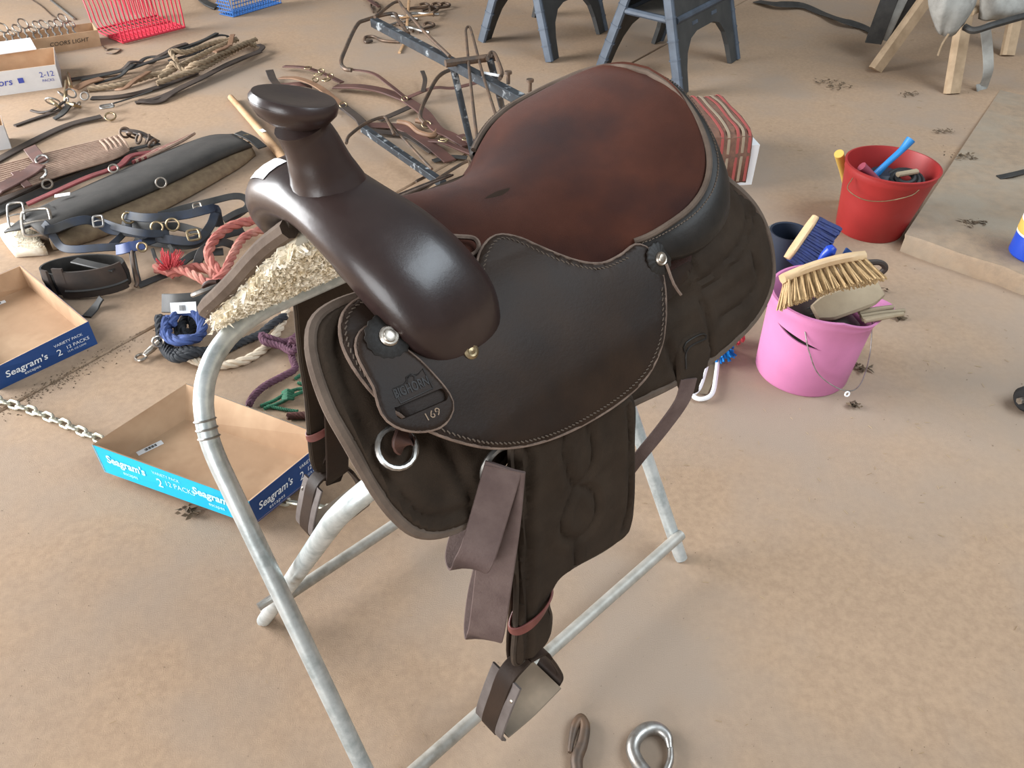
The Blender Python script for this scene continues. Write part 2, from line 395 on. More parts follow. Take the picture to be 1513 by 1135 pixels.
def stitches(line, surf, off, parent, pitch=.006, r=.0008, name='stitching', closed=False):
    P = resamp(np.array(line), pitch, closed); mb = MB()
    for i in range(len(P)-1):
        a, b = P[i], P[i]+(P[i+1]-P[i])*.68; d = (P[i+1]-P[i]); pn = np.array([-d[1], d[0]])*.16
        sweep(mb, [surf.at(*(a-pn), off_of(off, *a)), surf.at(*((a+b)/2), off_of(off, *a)+.0006), surf.at(*(b+pn), off_of(off, *b))], circ(r, 4))
    return mb.build(name, M['stitch'], parent, kind='stuff')
def inset(poly, d):
    P = np.array(poly); n = len(P); area_ = sum(P[i][0]*P[(i+1) % n][1]-P[(i+1) % n][0]*P[i][1] for i in range(n))
    sg = 1 if area_ > 0 else -1; out = []
    for i in range(n):
        t = P[(i+1) % n]-P[i-1]; t = t/(np.linalg.norm(t)+1e-9); out.append(P[i]+sg*d*np.array([-t[1], t[0]]))
    return np.array(out)
# ---- skirts (padded nylon over fleece)
px_front = [(548, 430), (500, 446), (470, 468), (462, 500), (470, 545), (490, 600), (520, 655), (560, 725), (590, 765), (622, 789), (660, 790), (700, 772), (728, 735), (742, 692)]
px_rear = [(905, 622), (940, 597), (1000, 568), (1060, 530), (1112, 482), (1138, 440), (1146, 400), (1138, 345), (1116, 300), (1076, 262)]
SK = .012
a_ = st(px_front, SK); b_ = st(px_rear, SK)
mid_ = [a_[-1]+(b_[0]-a_[-1])*k+np.array([0, .0-.03*math.sin(k*math.pi)]) for k in (.25, .5, .75)]
sk_vis = cr(a_+mid_+b_, 5)
top_ = [np.array((b_[-1][0]-.06, .08)), np.array((.80, .215)), np.array((.62, .235)), np.array((.46, .19)), np.array((.42, .12)), np.array((.41, .02)), np.array((.36, .05))]
sk_poly = np.vstack([sk_vis, cr([sk_vis[-1]]+top_+[sk_vis[0]], 6)[1:-1]])
def stl(pxs, off=SK, surf=NEAR, n=5): return cr(st(pxs, off, surf), n)
quilt = [stl(q) for q in (
    [(988, 452), (1040, 413), (1085, 373), (1103, 343), (1104, 305), (1085, 275)], [(988, 464), (1047, 424), (1095, 384), (1114, 350), (1116, 318)],
    [(1030, 432), (1043, 465), (1047, 500), (1050, 530)], [(1065, 472), (1100, 447), (1120, 418), (1114, 386), (1108, 345)],
    [(1025, 405), (1020, 380), (1030, 366), (1060, 350), (1066, 332), (1060, 312)], [(985, 510), (1000, 545), (1006, 562)],
    [(520, 470), (500, 500), (500, 530), (520, 590), (550, 655), (590, 725), (625, 762), (660, 765), (700, 748)], [(655, 655), (682, 705), (706, 762)])]
DG = {}
sk_n, sk_nv = sk_poly, sk_vis
for side, S in (('n', NEAR), ('f', FAR)):
    if side == 'f':
        sk_vis = cr([np.array(q) for q in ((.335, .012), (.322, .06), (.305, .12), (.290, .19), (.282, .245), (.292, .285), (.33, .30), (.45, .305), (.62, .29), (.80, .30), (.95, .29), (1.01, .24), (1.02, .17), (.97, .09))], 5); sk_poly = np.vstack([sk_vis, [(.80, .13), (.60, .13), (.48, .10), (.43, .015)]])
    sk = patch('skirt', sk_poly, S, -.004, .016, .007 if side == 'n' else .012, M['cordura'], saddle, .012, quilt if side == 'n' else None, .0045, .0055, .0012)
    DG[side] = sk
    edge_tube('binding', list(sk_vis), S, .004 if side == 'n' else -.004, .0075 if side == 'n' else .0115, M['binding'], sk, k=8)
    edge_tube('front_binding', cr([sk_vis[0], np.array((.352, .055)), np.array((.40, .005))] if side == 'n' else [sk_vis[0], np.array((.38, .008)), np.array((.43, .015))], 6), S, .004, .0085, M['dark_binding'], sk)
    bq = inset(sk_poly, .004)
    fl = patch('fleece_lining', bq, S, -.026, .021, .014, M['fleece'], sk, .01, lump=.001)
    # curly wool standing off the lining
    mb = MB(); rnd = random.Random(3)
    bp = np.array(sk_poly); lo, hi = bp.min(0), bp.max(0)
    cnt = 0
    while cnt < (9000 if side == 'f' else 1):
        p = np.array([rnd.uniform(.26, .56), rnd.uniform(0, hi[1])])
        x, y = p; ins = False; j = len(bp)-1
        for i in range(len(bp)):
            if (bp[i][1] > y) != (bp[j][1] > y) and x < (bp[j][0]-bp[i][0])*(y-bp[i][1])/(bp[j][1]-bp[i][1])+bp[i][0]: ins = not ins
            j = i
        if not ins: cnt += .2; continue
        cnt += 1; a = rnd.uniform(0, 6.28); l = rnd.uniform(.008, .020); dx, dy = math.cos(a)*l*.8, math.sin(a)*l*.8
        q0 = S.at(x, y, -.024); q1 = S.at(x+dx*.6, y+dy*.6, -.024-l*.55); q2 = S.at(x+dx, y+dy, -.024-l*.5); wv = np.array([rnd.uniform(-1, 1), rnd.uniform(-1, 1), rnd.uniform(-1, 1)])*.0022
        mb.add([q0-wv, q0+wv, q1+wv*.8, q1-wv*.8, q2], [(0, 1, 2, 3), (3, 2, 4)])
    if side == 'f':
        for i in range(1600):
            e = sk_vis[rnd.randrange(2, 34)]; o_ = rnd.uniform(-.03, -.008); l = rnd.uniform(.006, .016); x, y = e[0]+rnd.uniform(.004, .03), e[1]+rnd.uniform(-.01, .01)
            q0 = S.at(x, y, o_); q1 = q0-DV*l*.5+np.array([rnd.uniform(-1, 1), rnd.uniform(-1, 1), rnd.uniform(-1, .5)])*.004; q2 = q1+np.array([rnd.uniform(-1, 1), rnd.uniform(-1, 1), -.8])*l*.5; wv = np.array([rnd.uniform(-1, 1), rnd.uniform(-1, 1), rnd.uniform(-1, 1)])*.002
            mb.add([q0-wv, q0+wv, q1+wv*.8, q1-wv*.8, q2], [(0, 1, 2, 3), (3, 2, 4)])
    mb.build('wool', M['wool'], fl, kind='stuff')
# ---- rear leather: jockey behind the cantle, rigging tab
for S in (NEAR, FAR):
    patch('rear_jockey', cr(st([(945, 368), (985, 366), (1016, 372), (1024, 398), (1008, 425), (984, 448), (960, 450), (930, 420)], .014), 5, True), S, .010, .005, .012, M['leather'], saddle)
    tb = patch('rigging_tab', cr(st([(1005, 508), (1040, 488), (1052, 520), (1040, 560), (1030, 583), (1008, 578), (1004, 545)], .016), 4, True), S, .010, .006, .012, M['cordura'], saddle)
    edge_tube('seam', stl([(1012, 520), (1012, 508), (1036, 494), (1044, 500), (1016, 516), (1014, 545)], .017), S, .017, .0014, M['black_leather'], tb)
# ---- side flaps
def FO(s, t): return .016+.030*np.clip((t-.14)/.14, 0, 1)
def FO4(s, t): return FO(s, t)+.0042
px_flap = [(503, 480), (511, 456), (533, 438), (560, 441), (592, 466), (630, 490), (668, 503), (694, 503), (703, 470), (704, 420), (710, 372), (733, 346), (770, 350), (820, 372), (860, 386), (892, 388), (920, 376), (944, 360),
           (972, 378), (984, 420), (986, 470), (980, 512), (960, 555), (925, 590), (880, 620), (830, 645), (780, 660), (730, 663), (690, 656), (645, 641), (600, 618), (560, 588), (527, 548), (508, 512)]
fl_poly = cr(st(px_flap, FO4), 5, True)
stit = stl([(712, 470), (713, 420), (719, 378), (737, 353), (768, 358), (816, 380), (858, 394), (892, 396), (930, 380)], FO4), stl([(978, 425), (980, 470), (973, 510), (953, 550), (920, 583), (876, 612), (828, 637), (778, 652), (730, 655), (690, 648), (650, 634)], FO4), stl([(572, 452), (540, 446), (520, 458), (511, 482), (516, 512), (533, 546), (556, 574)], FO4), stl([(590, 475), (628, 498), (664, 511), (684, 512)], FO4)
def concho(c, ax, r, parent, scal=16):
    A = Vector(ax).normalized(); mb = MB()
    lathe(mb, c, [(0, 0), (r, 0), (r, .002), (r*.88, .0035), (0, .004)], scal*4, tuple(A), fx=lambda p, a: (p.x*(1+.035*math.cos(scal*a)), p.y*(1+.035*math.cos(scal*a)), p.z))
    o = mb.build('rosette', M['black_leather'], parent, label='scalloped leather rosette with a metal button')
    mb = MB(); c2 = np.array(c)+np.array(A)*.004
    lathe(mb, c2, [(0, 0), (r*.44, 0), (r*.44, .0015), (r*.38, .003), (r*.30, .0025), (r*.26, .004), (r*.12, .005), (0, .0048)], 20, tuple(A))
    mb.build('button', M['silver'], o); return o
def snorm(S, s, t): return S.at(s, t, .01)-S.at(s, t, 0)
px_strap = [(541, 478), (534, 495), (537, 520), (549, 548), (560, 572), (564, 596), (574, 620), (598, 635), (628, 638), (655, 629), (670, 606), (668, 585), (652, 560), (628, 530), (606, 508), (594, 484), (578, 470), (556, 468)]
stp = cr(st(px_strap, .046), 4, True)
for S in (NEAR, FAR):
    fpo = fl_poly if S is NEAR else np.c_[np.maximum(fl_poly[:, 0], .42+.3*np.clip(.2-fl_poly[:, 1], 0, 1)), fl_poly[:, 1]+.03]
    fl = patch('side_flap', fpo, S, FO, .0042, .010, M['leather'], saddle, .004, lump=.0004)
    edge_tube('raw_edge', list(fpo)+[fpo[0]], S, lambda s, t: FO(s, t)+.001, .0019, M['edge'], fl)
    if S is FAR: continue
    for q in stit: stitches(q, S, FO4, fl)
    FS = lambda s, t: FO(s, t)+.005
    sl = [NEAR.hit(u, v, FS) for u, v in ((590, 610), (650, 583))]
    rs = patch('rosette_strap', stp, S, FS, .0045, .003, M['leather'], saddle, hole=(sl[0], sl[1], .0058))
    edge_tube('raw_edge', list(stp)+[stp[0]], S, lambda s, t: FS(s, t)+.0015, .0016, M['edge'], rs)
    c = NEAR.hit(570, 500, FS); concho(S.at(*c, FS(*c)+.0045), snorm(S, *c), .024, rs)
    if S is NEAR:
        def text_on(txt, p0, p1, hgt, name, lift, m, **k):
            V, Fs = text_mesh(txt, 1.0, **k); wd = V[:, 0].max(); hh = V[:, 1].max(); p0, p1 = np.array(p0, float), np.array(p1, float)
            ax = (p1-p0)/wd; pe = np.array([ax[1], -ax[0]]); pe = pe/np.linalg.norm(pe)*hgt/hh
            pts = []
            for x, y, _ in V:
                q = p0+ax*x+pe*y; a = S.hit(q[0], q[1], lambda s, t: FS(s, t)+.0046); pts.append(S.at(a[0], a[1], FS(a[0], a[1])+.0046+lift))
            mb = MB(); mb.add(pts, Fs); return mb.build(name, m, rs, smooth=0)
        text_on('BIGHORN', (584, 589), (635, 568), 14, 'stamped_lettering', .0006, M['stamp'], bold=.015)
        text_on('169', (629, 623), (652, 611), 11, 'number_stamp', .0006, M['stamp2'])
        def line_on(pxs, r, name, m):
            mb = MB(); sweep(mb, [S.at(a[0], a[1], FS(a[0], a[1])+.005) for a in (S.hit(u, v, lambda s, t: FS(s, t)+.0046) for u, v in pxs)], circ(r, 5)); mb.build(name, m, rs)
        line_on([(580, 575), (592, 596), (640, 574), (636, 566), (625, 545), (618, 553), (606, 556), (596, 568), (580, 575)], .0007, 'stamped_frame', M['stamp'])
        line_on([(601, 566), (600, 557), (606, 553), (612, 556), (613, 563)], .001, 'stamped_emblem', M['stamp'])
    c = NEAR.hit(960, 386, .022); concho(S.at(*c, FO(*c)+.0045), snorm(S, *c), .021, saddle)
    c = NEAR.hit(688, 520, .024); mb = MB()
    lathe(mb, S.at(*c, FO(*c)+.004), [(0, 0), (.009, 0), (.009, .002), (.006, .004), (.004, .003), (0, .004)], 18, tuple(snorm(S, *c))); mb.build('screw_concho', M['brass'], saddle)
    edge_tube('saddle_string', stl([(972, 392), (978, 420), (986, 436)], .028), S, lambda s, t: FO(s, t)+.008, .002, M['edge'], saddle)
# ---- ground seat, suede
rim = cr([(.40, .095, .884), (.46, .088, .874), (.52, .088, .866), (.58, .094, .856), (.63, .106, .847), (.67, .130, .843), (.71, .158, .853), (.75, .173, .869), (.79, .176, .882), (.83, .165, .897), (.862, .14, .917), (.882, .10, .942), (.893, .05, .962), (.897, 0, .968)], 6)
zc_pts = np.array([(.38, .93), (.43, .905), (.49, .893), (.55, .888), (.62, .884), (.68, .893), (.73, .908), (.78, .926), (.83, .946), (.87, .961), (.897, .968)])
def rim_at(s):
    j = np.searchsorted(rim[:, 0], s); j = min(max(j, 1), len(rim)-1); f = (s-rim[j-1, 0])/(rim[j, 0]-rim[j-1, 0]+1e-9); return rim[j-1]+(rim[j]-rim[j-1])*np.clip(f, 0, 1)
rows = np.r_[np.linspace(.40, .84, 34), rim[rim[:, 0] > .845][:, 0]]
mbS = MB(); nc = 33; vs = []
from_sp = cr(np.c_[zc_pts], 8)
for s in rows:
    _, w0_, z0_ = rim_at(s); bump = math.exp(-((s-.615)/.065)**2); zc = np.interp(s, from_sp[:, 0], from_sp[:, 1])
    for j in range(nc):
        q = -1+2*j/(nc-1); a = abs(q); wv, zr = (w0_+.05*bump, z0_-.018*bump) if q < 0 else (w0_, z0_)
        if a <= .9: e = (a/.9)**2.3; z = zc+(zr+.012-zc)*e; m_ = q*wv
        else: e = (a-.9)/.1; z = zr+.012-.018*e*e; m_ = q*wv
        vs.append(U(s, m_, z))
nr = len(rows)
mbS.add(vs, [(i*nc+j, i*nc+j+1, (i+1)*nc+j+1, (i+1)*nc+j) for i in range(nr-1) for j in range(nc-1)])
seat = mbS.build('seat', M['suede'], saddle, smooth=80)
mb = MB()   # seat underside and waist sides down to the bars
lo = []; hi = []
for sd in (-1, 1):
    SS = NEAR if sd < 0 else FAR
    hi = [U(s, sd*(rim_at(s)[1]+(.05*math.exp(-((s-.615)/.065)**2) if sd < 0 else 0))*.995, rim_at(s)[2]-.004-(.018*math.exp(-((s-.615)/.065)**2) if sd < 0 else 0)) for s in np.linspace(.40, .80, 24)]
    lo = [SS.at(s, .255, .008) for s in np.linspace(.40, .80, 24)]
    hi = list(hi); md = [(h_+l_)/2+(SS.at(s, .2, .008)-SS.at(s, .2, 0))*(sd < 0) for h_, l_, s in zip(hi, lo, np.linspace(.40, .80, 24))]
    mb.add(hi+md, [(i, i+1, 24+i+1, 24+i) if sd < 0 else (i, 24+i, 24+i+1, i+1) for i in range(23)]); hi = md
    n = 24; mb.add(hi+lo, [(i, i+1, n+i+1, n+i) if sd < 0 else (i, n+i, n+i+1, i+1) for i in range(n-1)])
mb.build('seat_side', M['suede'], saddle)
mb = MB(); gr = cr([U(.455, -.03, .907), U(.485, -.055, .898), U(.51, -.07, .892), U(.50, -.085, .886), U(.46, -.085, .888)], 6); sweep(mb, gr, circ(.003, 6)); mb.build('seat_seam', M['edge'], seat)
# ---- cantle: welt and black rolled back
full = [np.array([s, -m_, z]) for s, m_, z in rim if s > .70][:-1]+[np.array([.897, 0, .968])]+[np.array([s, m_, z]) for s, m_, z in rim[::-1][1:] if s > .70]
full = resamp(np.array(full), .009)
mb = MB(); sweep(mb, [U(s, m_, z+.004) for s, m_, z in full], circ(.0042, 8)); mb.build('cantle_welt', M['binding'], saddle)
nF = len(full); prof = [(0.0, .004), (.010, .003), (.022, -.012), (.032, -.034), (.036, -.056), (.028, -.076), (.006, -.082)]
T = np.gradient(full[:, :2], axis=0); T /= np.linalg.norm(T, axis=1)[:, None]; out = np.stack([T[:, 1], -T[:, 0]], 1)
if out[nF//2][0] < 0: out = -out
vs = []
for i, (s, m_, z) in enumerate(full):
    k = math.sin(math.pi*np.clip(i/(nF-1), 0, 1))**.45; k = max(k, .05)
    for (o_, d_) in prof: vs.append(U(s+out[i][0]*o_*k*1.2, m_+out[i][1]*o_*k*1.2, z+d_*k*(1.0)))
npf = len(prof)
mb = MB(); mb.add(vs, [(i*npf+j, i*npf+j+1, (i+1)*npf+j+1, (i+1)*npf+j) for i in range(nF-1) for j in range(npf-1)])
cb = mb.build('cantle_back', M['black_leather'], saddle, smooth=60)
mb = MB()
for i in range(1, nF-2):
    k = max(math.sin(math.pi*i/(nF-1))**.45, .05)
    for q in (0, .5):
        a = full[i]*(1-q)+full[i+1]*q; b = full[i]*(.65-q)+full[i+1]*(.35+q); oo = out[i]
        sweep(mb, [U(a[0]+oo[0]*.012*k*1.2, a[1]+oo[1]*.012*k*1.2, a[2]+.003*k-.0005), U(b[0]+oo[0]*.012*k*1.2, b[1]+oo[1]*.012*k*1.2, b[2]+.003*k-.0005)], circ(.0009, 4))
mb.build('stitching', M['stitch'], cb, kind='stuff')
# ---- swell (fork) and horn
half = [(.420, .158, .800, .042, .012), (.418, .156, .840, .051, .020), (.410, .144, .878, .061, .031), (.397, .117, .909, .063, .038), (.385, .081, .935, .060, .036), (.376, .04, .951, .054, .032), (.374, 0, .956, .052, .029)]
stn = [(s, -m_, z, a, b) for s, m_, z, a, b in half]+[(s, m_, z, a, b) for s, m_, z, a, b in half[::-1][1:]]
stn = cr(stn, 8); P = np.array([U(s, m_, z) for s, m_, z, a, b in stn]); vs = []; k_ = 28
T = np.gradient(P, axis=0); T /= np.linalg.norm(T, axis=1)[:, None]
for i in range(len(P)):
    B = DV-T[i]*(DV@T[i]); B /= np.linalg.norm(B); Nn_ = np.cross(T[i], B)
    if Nn_[2] < 0 and abs(stn[i][1]) < .15: Nn_ = -Nn_
    ctr = np.array([*(DV*stn[i][0]+NV*NU)[:2], .80]); 
    if Nn_@(P[i]-ctr) < 0: Nn_ = -Nn_
    for q in range(k_):
        t = 2*math.pi*q/k_; ct, sn = math.cos(t), math.sin(t)
        x = math.copysign(abs(ct)**.85, ct)*stn[i][3]; y = math.copysign(abs(sn)**.9, sn)*stn[i][4]
        vs.append(P[i]+B*x+Nn_*y)
n_ = len(P); mb = MB()
mb.add(vs, [(i*k_+q, i*k_+(q+1) % k_, (i+1)*k_+(q+1) % k_, (i+1)*k_+q) for i in range(n_-1) for q in range(k_)]+[tuple(range(k_)), tuple((n_-1)*k_+q for q in range(k_))])
vs_sw = [np.array(v) for v in vs]; swell = mb.build('swell', M['swell'], saddle, smooth=70)
for sd in (-1, 1):
    mb = MB(); e = [(i*k_+(0)) for i in range(len(P)//2)] if sd < 0 else [(i*k_) for i in range(len(P)//2+1, len(P))]
    sweep(mb, [np.array(vs[i]) for i in e][:: 1], circ(.0028, 6)); mb.build('back_welt', M['black_leather'], swell)
hb = U(.372, 0, .977); hn = U(.363, 0, 1.018); ht = U(.356, 0, 1.036)
HP = cr([U(.376, 0, .955), hb, (hb+hn)/2, hn, ht, U(.354, 0, 1.043)], 6); rr = np.interp(np.linspace(0, 1, len(HP)), [0, .18, .35, .55, .8, 1], [.044, .040, .034, .0295, .026, .027])
horn_n = MB(); sweep(horn_n, HP, circ(1, 20), scale=rr); horn = horn_n.build('horn', M['swell'], saddle, smooth=60)
mb = MB(); lathe(mb, U(.373, 0, .974), [(.0345, -.004), (.0385, 0), (.0345, .004)], 28, axis=tuple(hn-hb)); mb.build('horn_collar', M['edge'], horn)
capc = U(.350, .0, 1.061)
mb = MB(); lathe(mb, capc, [(0, -.018), (.022, -.017), (.034, -.010), (.041, -.001), (.042, .006), (.039, .0105), (.034, .011), (.02, .009), (0, .0085)], 36, axis=tuple(np.array([0, 0, 1])+DV*.22-NV*.05), sx=1.0, sy=.93)
mb.build('horn_cap', M['swell'], horn, smooth=50)
mb = MB(); lathe(mb, capc+np.array([0, 0, .0035]), [(.0400, -.001), (.0412, .0), (.0400, .001)], 36, axis=tuple(np.array([0, 0, 1])+DV*.22-NV*.05), sx=1.0, sy=.93); mb.build('cap_stitching', M['black_leather'], horn)
mb = MB(); ti, tq_ = list(range(58, 66)), list(range(8, 12)); mb.add([P[i]+(np.array(vs_sw[i*k_+q])-P[i])*1.025 for i in ti for q in tq_], [(a*4+b, a*4+b+1, (a+1)*4+b+1, (a+1)*4+b) for a in range(7) for b in range(3)]); tagp = mb.build('paper_tag', M['paper'], saddle, smooth=0, label='white paper lot sticker')
mb = MB(); tube(mb, [W(.33, .545, .743), W(.5, .538, .744), W(.9, .538, .744)], .024, 10, 4); mb.build('bar_padding', M['fleece'], saddle)
# ---- gullet cover between the bars
mb = MB(); vs = []
for i, s in enumerate(np.linspace(.37, .93, 12)):
    for m_ in np.linspace(-.11, .11, 9): vs.append(U(s, m_, (.885 if s < .8 else .86)-.5*abs(m_)**1.3*1.2))
mb.add(vs, [(i*9+j, i*9+j+1, (i+1)*9+j+1, (i+1)*9+j) for i in range(11) for j in range(8)]); mb.build('bar_cover', M['leather'], saddle)
# ---- fenders, stirrups, keepers (both sides)
px_fen = [(765, 650), (763, 720), (765, 800), (768, 870), (766, 930), (764, 984), (790, 970), (812, 946), (817, 915), (813, 893), (824, 862), (850, 840), (900, 812), (930, 785), (938, 745), (939, 660), (936, 590), (890, 600), (830, 620)]
fp = cr(st(px_fen, .012, FEN), 5, True)
fg = [cr(st(q, .012, FEN), 5) for q in ([(868, 630), (876, 665), (868, 700), (850, 718), (838, 700), (832, 670), (836, 640)], [(850, 718), (870, 722), (880, 736), (878, 760), (864, 788), (850, 797), (832, 790), (828, 772), (838, 745), (850, 718)], [(852, 797), (850, 842)], [(779, 660), (778, 800), (779, 900), (777, 978)], [(928, 600), (929, 740), (920, 784)])]
for S in (FEN, FENF):
    fe = patch('fender', fp, S, 0, .014, .0065, M['cordura'], saddle, .010, fg, .0045, .005, .001)
    edge_tube('binding', list(fp)+[fp[0]], S, .006, .004, M['dark_binding'], fe)
    mb = MB(); q = FEN.hit(790, 905, .012); sgn = S.side
    zk = .0; cen = S.at(q[0], q[1], .004); pts = []
    for k in range(20):
        a = 2*math.pi*k/20; pts.append(cen+DV*.036*math.cos(a)+NV*.017*math.sin(a)*1.0+np.array([0, 0, .012*math.cos(a)]))
    ribbon(mb, pts, .014, .003, up=np.array([[ (p-cen)[0], (p-cen)[1], 0] for p in pts]), n=2, closed=True); mb.build('keeper_strap', M['redstrap'], saddle)
    # stirrup: leather-covered bell with a wide tread
    n0 = NC+sgn*(.282 if sgn < 0 else .222); dz_ = .012; sp = [(.425, .318), (.392, .305), (.372, .262), (.356, .215), (.362, .196), (.385, .191), (.42, .19), (.455, .191), (.478, .197), (.486, .214), (.472, .262), (.458, .30), (.425, .318)]
    sp = [(s-.008, z+dz_) for s, z in sp]
    def band(a, b, wd, th, mm, nm, par, dn=0):
        mb = MB(); P = cr([W(s, n0+dn, z) for s, z in sp[a:b]], 6); cx = W(.421, n0, .25)
        P2 = P; T, _, _ = frames(P2)[0], 0, 0; up = np.array([np.cross(t, NV) for t in T]); sweep(mb, P2, rectp(wd, th), up=up); return mb.build(nm, mm, par)
    sr = band(0, 13, .030, .005, M['leather'], 'stirrup', saddle)
    band(1, 5, .058, .004, M['stirrup_leather'], 'side_wrap', sr); band(8, 12, .050, .004, M['leather'], 'side_wrap', sr)
    mb = MB(); prismw = cr([W(s-.008, n0, z+.016) for s, z in [(.366, .199), (.42, .193), (.476, .2)]], 5); sweep(mb, prismw, rectp(.062, .003), up=(0, 0, 1)); mb.build('tread', M['tread'], sr)
    mb = MB(); lathe(mb, W(.374, n0-sgn*-.022, .292), [(0, 0), (.006, 0), (.005, .003), (0, .004)], 12, axis=tuple(NV*sgn)); mb.build('rivet', M['silver'], sr)
    mb = MB(); ribbon(mb, [S.at(FEN.hit(792, 930, 0)[0], FEN.hit(792, 930, 0)[1], -.006), W(.424, n0, .335), W(.424, n0-sgn*.004, .312), W(.424, n0-sgn*.02, .335), S.at(FEN.hit(790, 850, 0)[0], FEN.hit(790, 850, 0)[1], -.02)], .045, .005, up=DV*0+np.cross(DV, (0, 0, 1)), n=5)
    mb.build('stirrup_leather', M['leather'], saddle)
# rigging ring under the flap, front dee, latigo loops, back billet (both sides)
def ring(c, R, r, ax, name, m, par, sx=1.0, k=20):
    A = Vector(ax).normalized(); q = Vector((0, 0, 1)).rotation_difference(A).to_matrix()
    mb = MB(); sweep(mb, [np.array(c)+np.array(q@Vector((R*sx*math.cos(2*math.pi*i/k), R*math.sin(2*math.pi*i/k), 0))) for i in range(k)], circ(r, 7), True); return mb.build(name, m, par)
for S in (NEAR, FAR):
    sgn = S.side
    def PX(u, v, n): p = PN(u, v, n); return W(p@DV, NC+(NC-n if sgn > 0 else n-NC), p[2])
    h = NEAR.hit(588, 662, .02); ring(S.at(*h, .018), .021, .0032, snorm(S, *h)+np.array([0, 0, .004]), 'dee_ring', M['steel'], saddle)
    mb = MB(); l0 = NEAR.hit(600, 640, .02); ribbon(mb, [S.at(*l0, .02), S.at(*(l0+(h-l0)*.55), .024), S.at(*(l0+(h-l0)*.8+np.array([.004, .0])), .02)], .026, .005, up=snorm(S, *l0)); mb.build('dee_tab', M['strap_red'], saddle)
    ring(PX(737, 686, .452), .024, .0042, NV, 'rigging_ring', M['steel'], saddle)
    if sgn < 0:
        def eribbon(mb, pts, wd, th, wdir, n=8):
            P = cr(pts, n); T = frames(P)[0]; wdir = np.array(wdir, float); sweep(mb, P, rectp(wd, th), up=np.cross(wdir, T)); return mb
        lt = None
        for pp, wd in (([(744, 690, .43), (722, 765, .425), (704, 822, .42), (692, 836, .428), (684, 818, .445), (697, 780, .455), (718, 748, .462)], .042),
                       ([(747, 690, .435), (728, 758, .435), (715, 806, .435), (706, 818, .443), (702, 800, .456), (712, 768, .465), (728, 742, .468)], .038),
                       ([(746, 692, .428), (740, 770, .424), (730, 850, .418), (720, 925, .414), (715, 942, .420), (711, 925, .434), (717, 880, .442), (728, 835, .447)], .046)):
            mb = MB(); eribbon(mb, [PX(*q) for q in pp], wd, .0035, (1, -.25, 0)); o = mb.build('latigo' if lt is None else 'loop', M['strap'], saddle if lt is None else lt); lt = lt or o
    mb = MB(); ribbon(mb, [PX(1018, 560, .435), PX(1008, 592, .433), PX(980, 632, .44), PX(945, 675, .45), PX(915, 715, .47), PX(890, 740, .5)], .030, .003, up=np.array(NV)+DV*.3, n=8); mb.build('billet_strap', M['strap'], saddle)
# ================================================================== materials of the clutter
M['kraft'] = mat('kraft_cardboard', (.40, .245, .14), .85, c2=(.355, .215, .12), ns=12, bs=150, bstr=.08, c3=(.50, .33, .20), ns3=5)
M['navy'] = mat('blue_print', (.012, .055, .19), .5, c2=(.010, .045, .16), ns=8)
M['cyan'] = mat('cyan_print', (.0, .42, .62), .45, c2=(.0, .36, .55), ns=8)
M['ink_white'] = mat('white_ink', (.75, .78, .80), .6)
M['ink_cyan'] = mat('pale_cyan_ink', (.45, .80, .88), .6)
M['ink_blue'] = mat('blue_ink', (.04, .06, .32), .6)
M['ink_black'] = mat('black_ink', (.02, .018, .015), .7)
M['carton_white'] = mat('white_carton', (.62, .60, .58), .7, c2=(.55, .53, .52), ns=10)
M['wood'] = mat('pale_wood', (.48, .29, .15), .65, c2=(.36, .20, .10), ns=20, c3=(.55, .36, .2), ns3=6)
M['lumber'] = mat('weathered_lumber', (.46, .33, .21), .85, c2=(.33, .23, .14), ns=14, bs=80, bstr=.2)
M['brush_wood'] = mat('sanded_wood', (.60, .42, .24), .6, c2=(.50, .33, .18), ns=16)
M['dusty_wood'] = mat('dusty_wood', (.33, .26, .17), .8, c2=(.26, .2, .13), ns=16)
M['tan_bristle'] = mat('tan_bristle', (.50, .34, .17), .8, c2=(.34, .22, .10), ns=60)
M['blue_bristle'] = mat('blue_bristle', (.012, .028, .16), .6, c2=(.006, .012, .07), ns=60)
M['pink'] = mat('pink_plastic', (.58, .20, .38), .55, c2=(.50, .17, .33), ns=6, bs=60, bstr=.05, c3=(.48, .17, .3), ns3=12, m3=(.62, .8))
M['red'] = mat('red_plastic', (.34, .022, .020), .5, c2=(.27, .017, .016), ns=6, c3=(.30, .03, .03), ns3=14, m3=(.6, .8))
M['redfork'] = mat('red_fork_plastic', (.60, .035, .065), .45)
M['bluefork'] = mat('blue_basket_plastic', (.03, .14, .42), .5)
M['blue'] = mat('blue_plastic', (.02, .20, .50), .45)
M['cobalt'] = mat('cobalt_plastic', (.012, .055, .42), .35)
M['navyp'] = mat('navy_plastic', (.012, .018, .035), .55)
M['black'] = mat('black_rubber', (.014, .014, .015), .65)
M['yellow'] = mat('yellow_plastic', (.60, .38, .08), .6)
M['sawgrey'] = mat('grey_plastic', (.032, .033, .033), .65, c2=(.05, .05, .048), ns=10)
M['sawrib'] = mat('blue_grey_plastic', (.075, .095, .125), .5, c2=(.05, .062, .08), ns=12)
M['paint'] = mat('chipped_black_paint', (.035, .045, .055), .45, .2, c2=(.02, .024, .03), ns=25, c3=(.33, .36, .38), ns3=28, m3=(.58, .68))
M['rod'] = mat('dark_rusty_rod', (.07, .055, .045), .55, .4, c2=(.15, .09, .055), ns=25)
M['harness'] = mat('burgundy_harness_leather', (.115, .048, .036), .6, c2=(.075, .035, .028), ns=12, bs=150, bstr=.1)
M['harness_dark'] = mat('dark_harness_leather', (.055, .036, .026), .65, c2=(.03, .022, .018), ns=14, bs=150, bstr=.1)
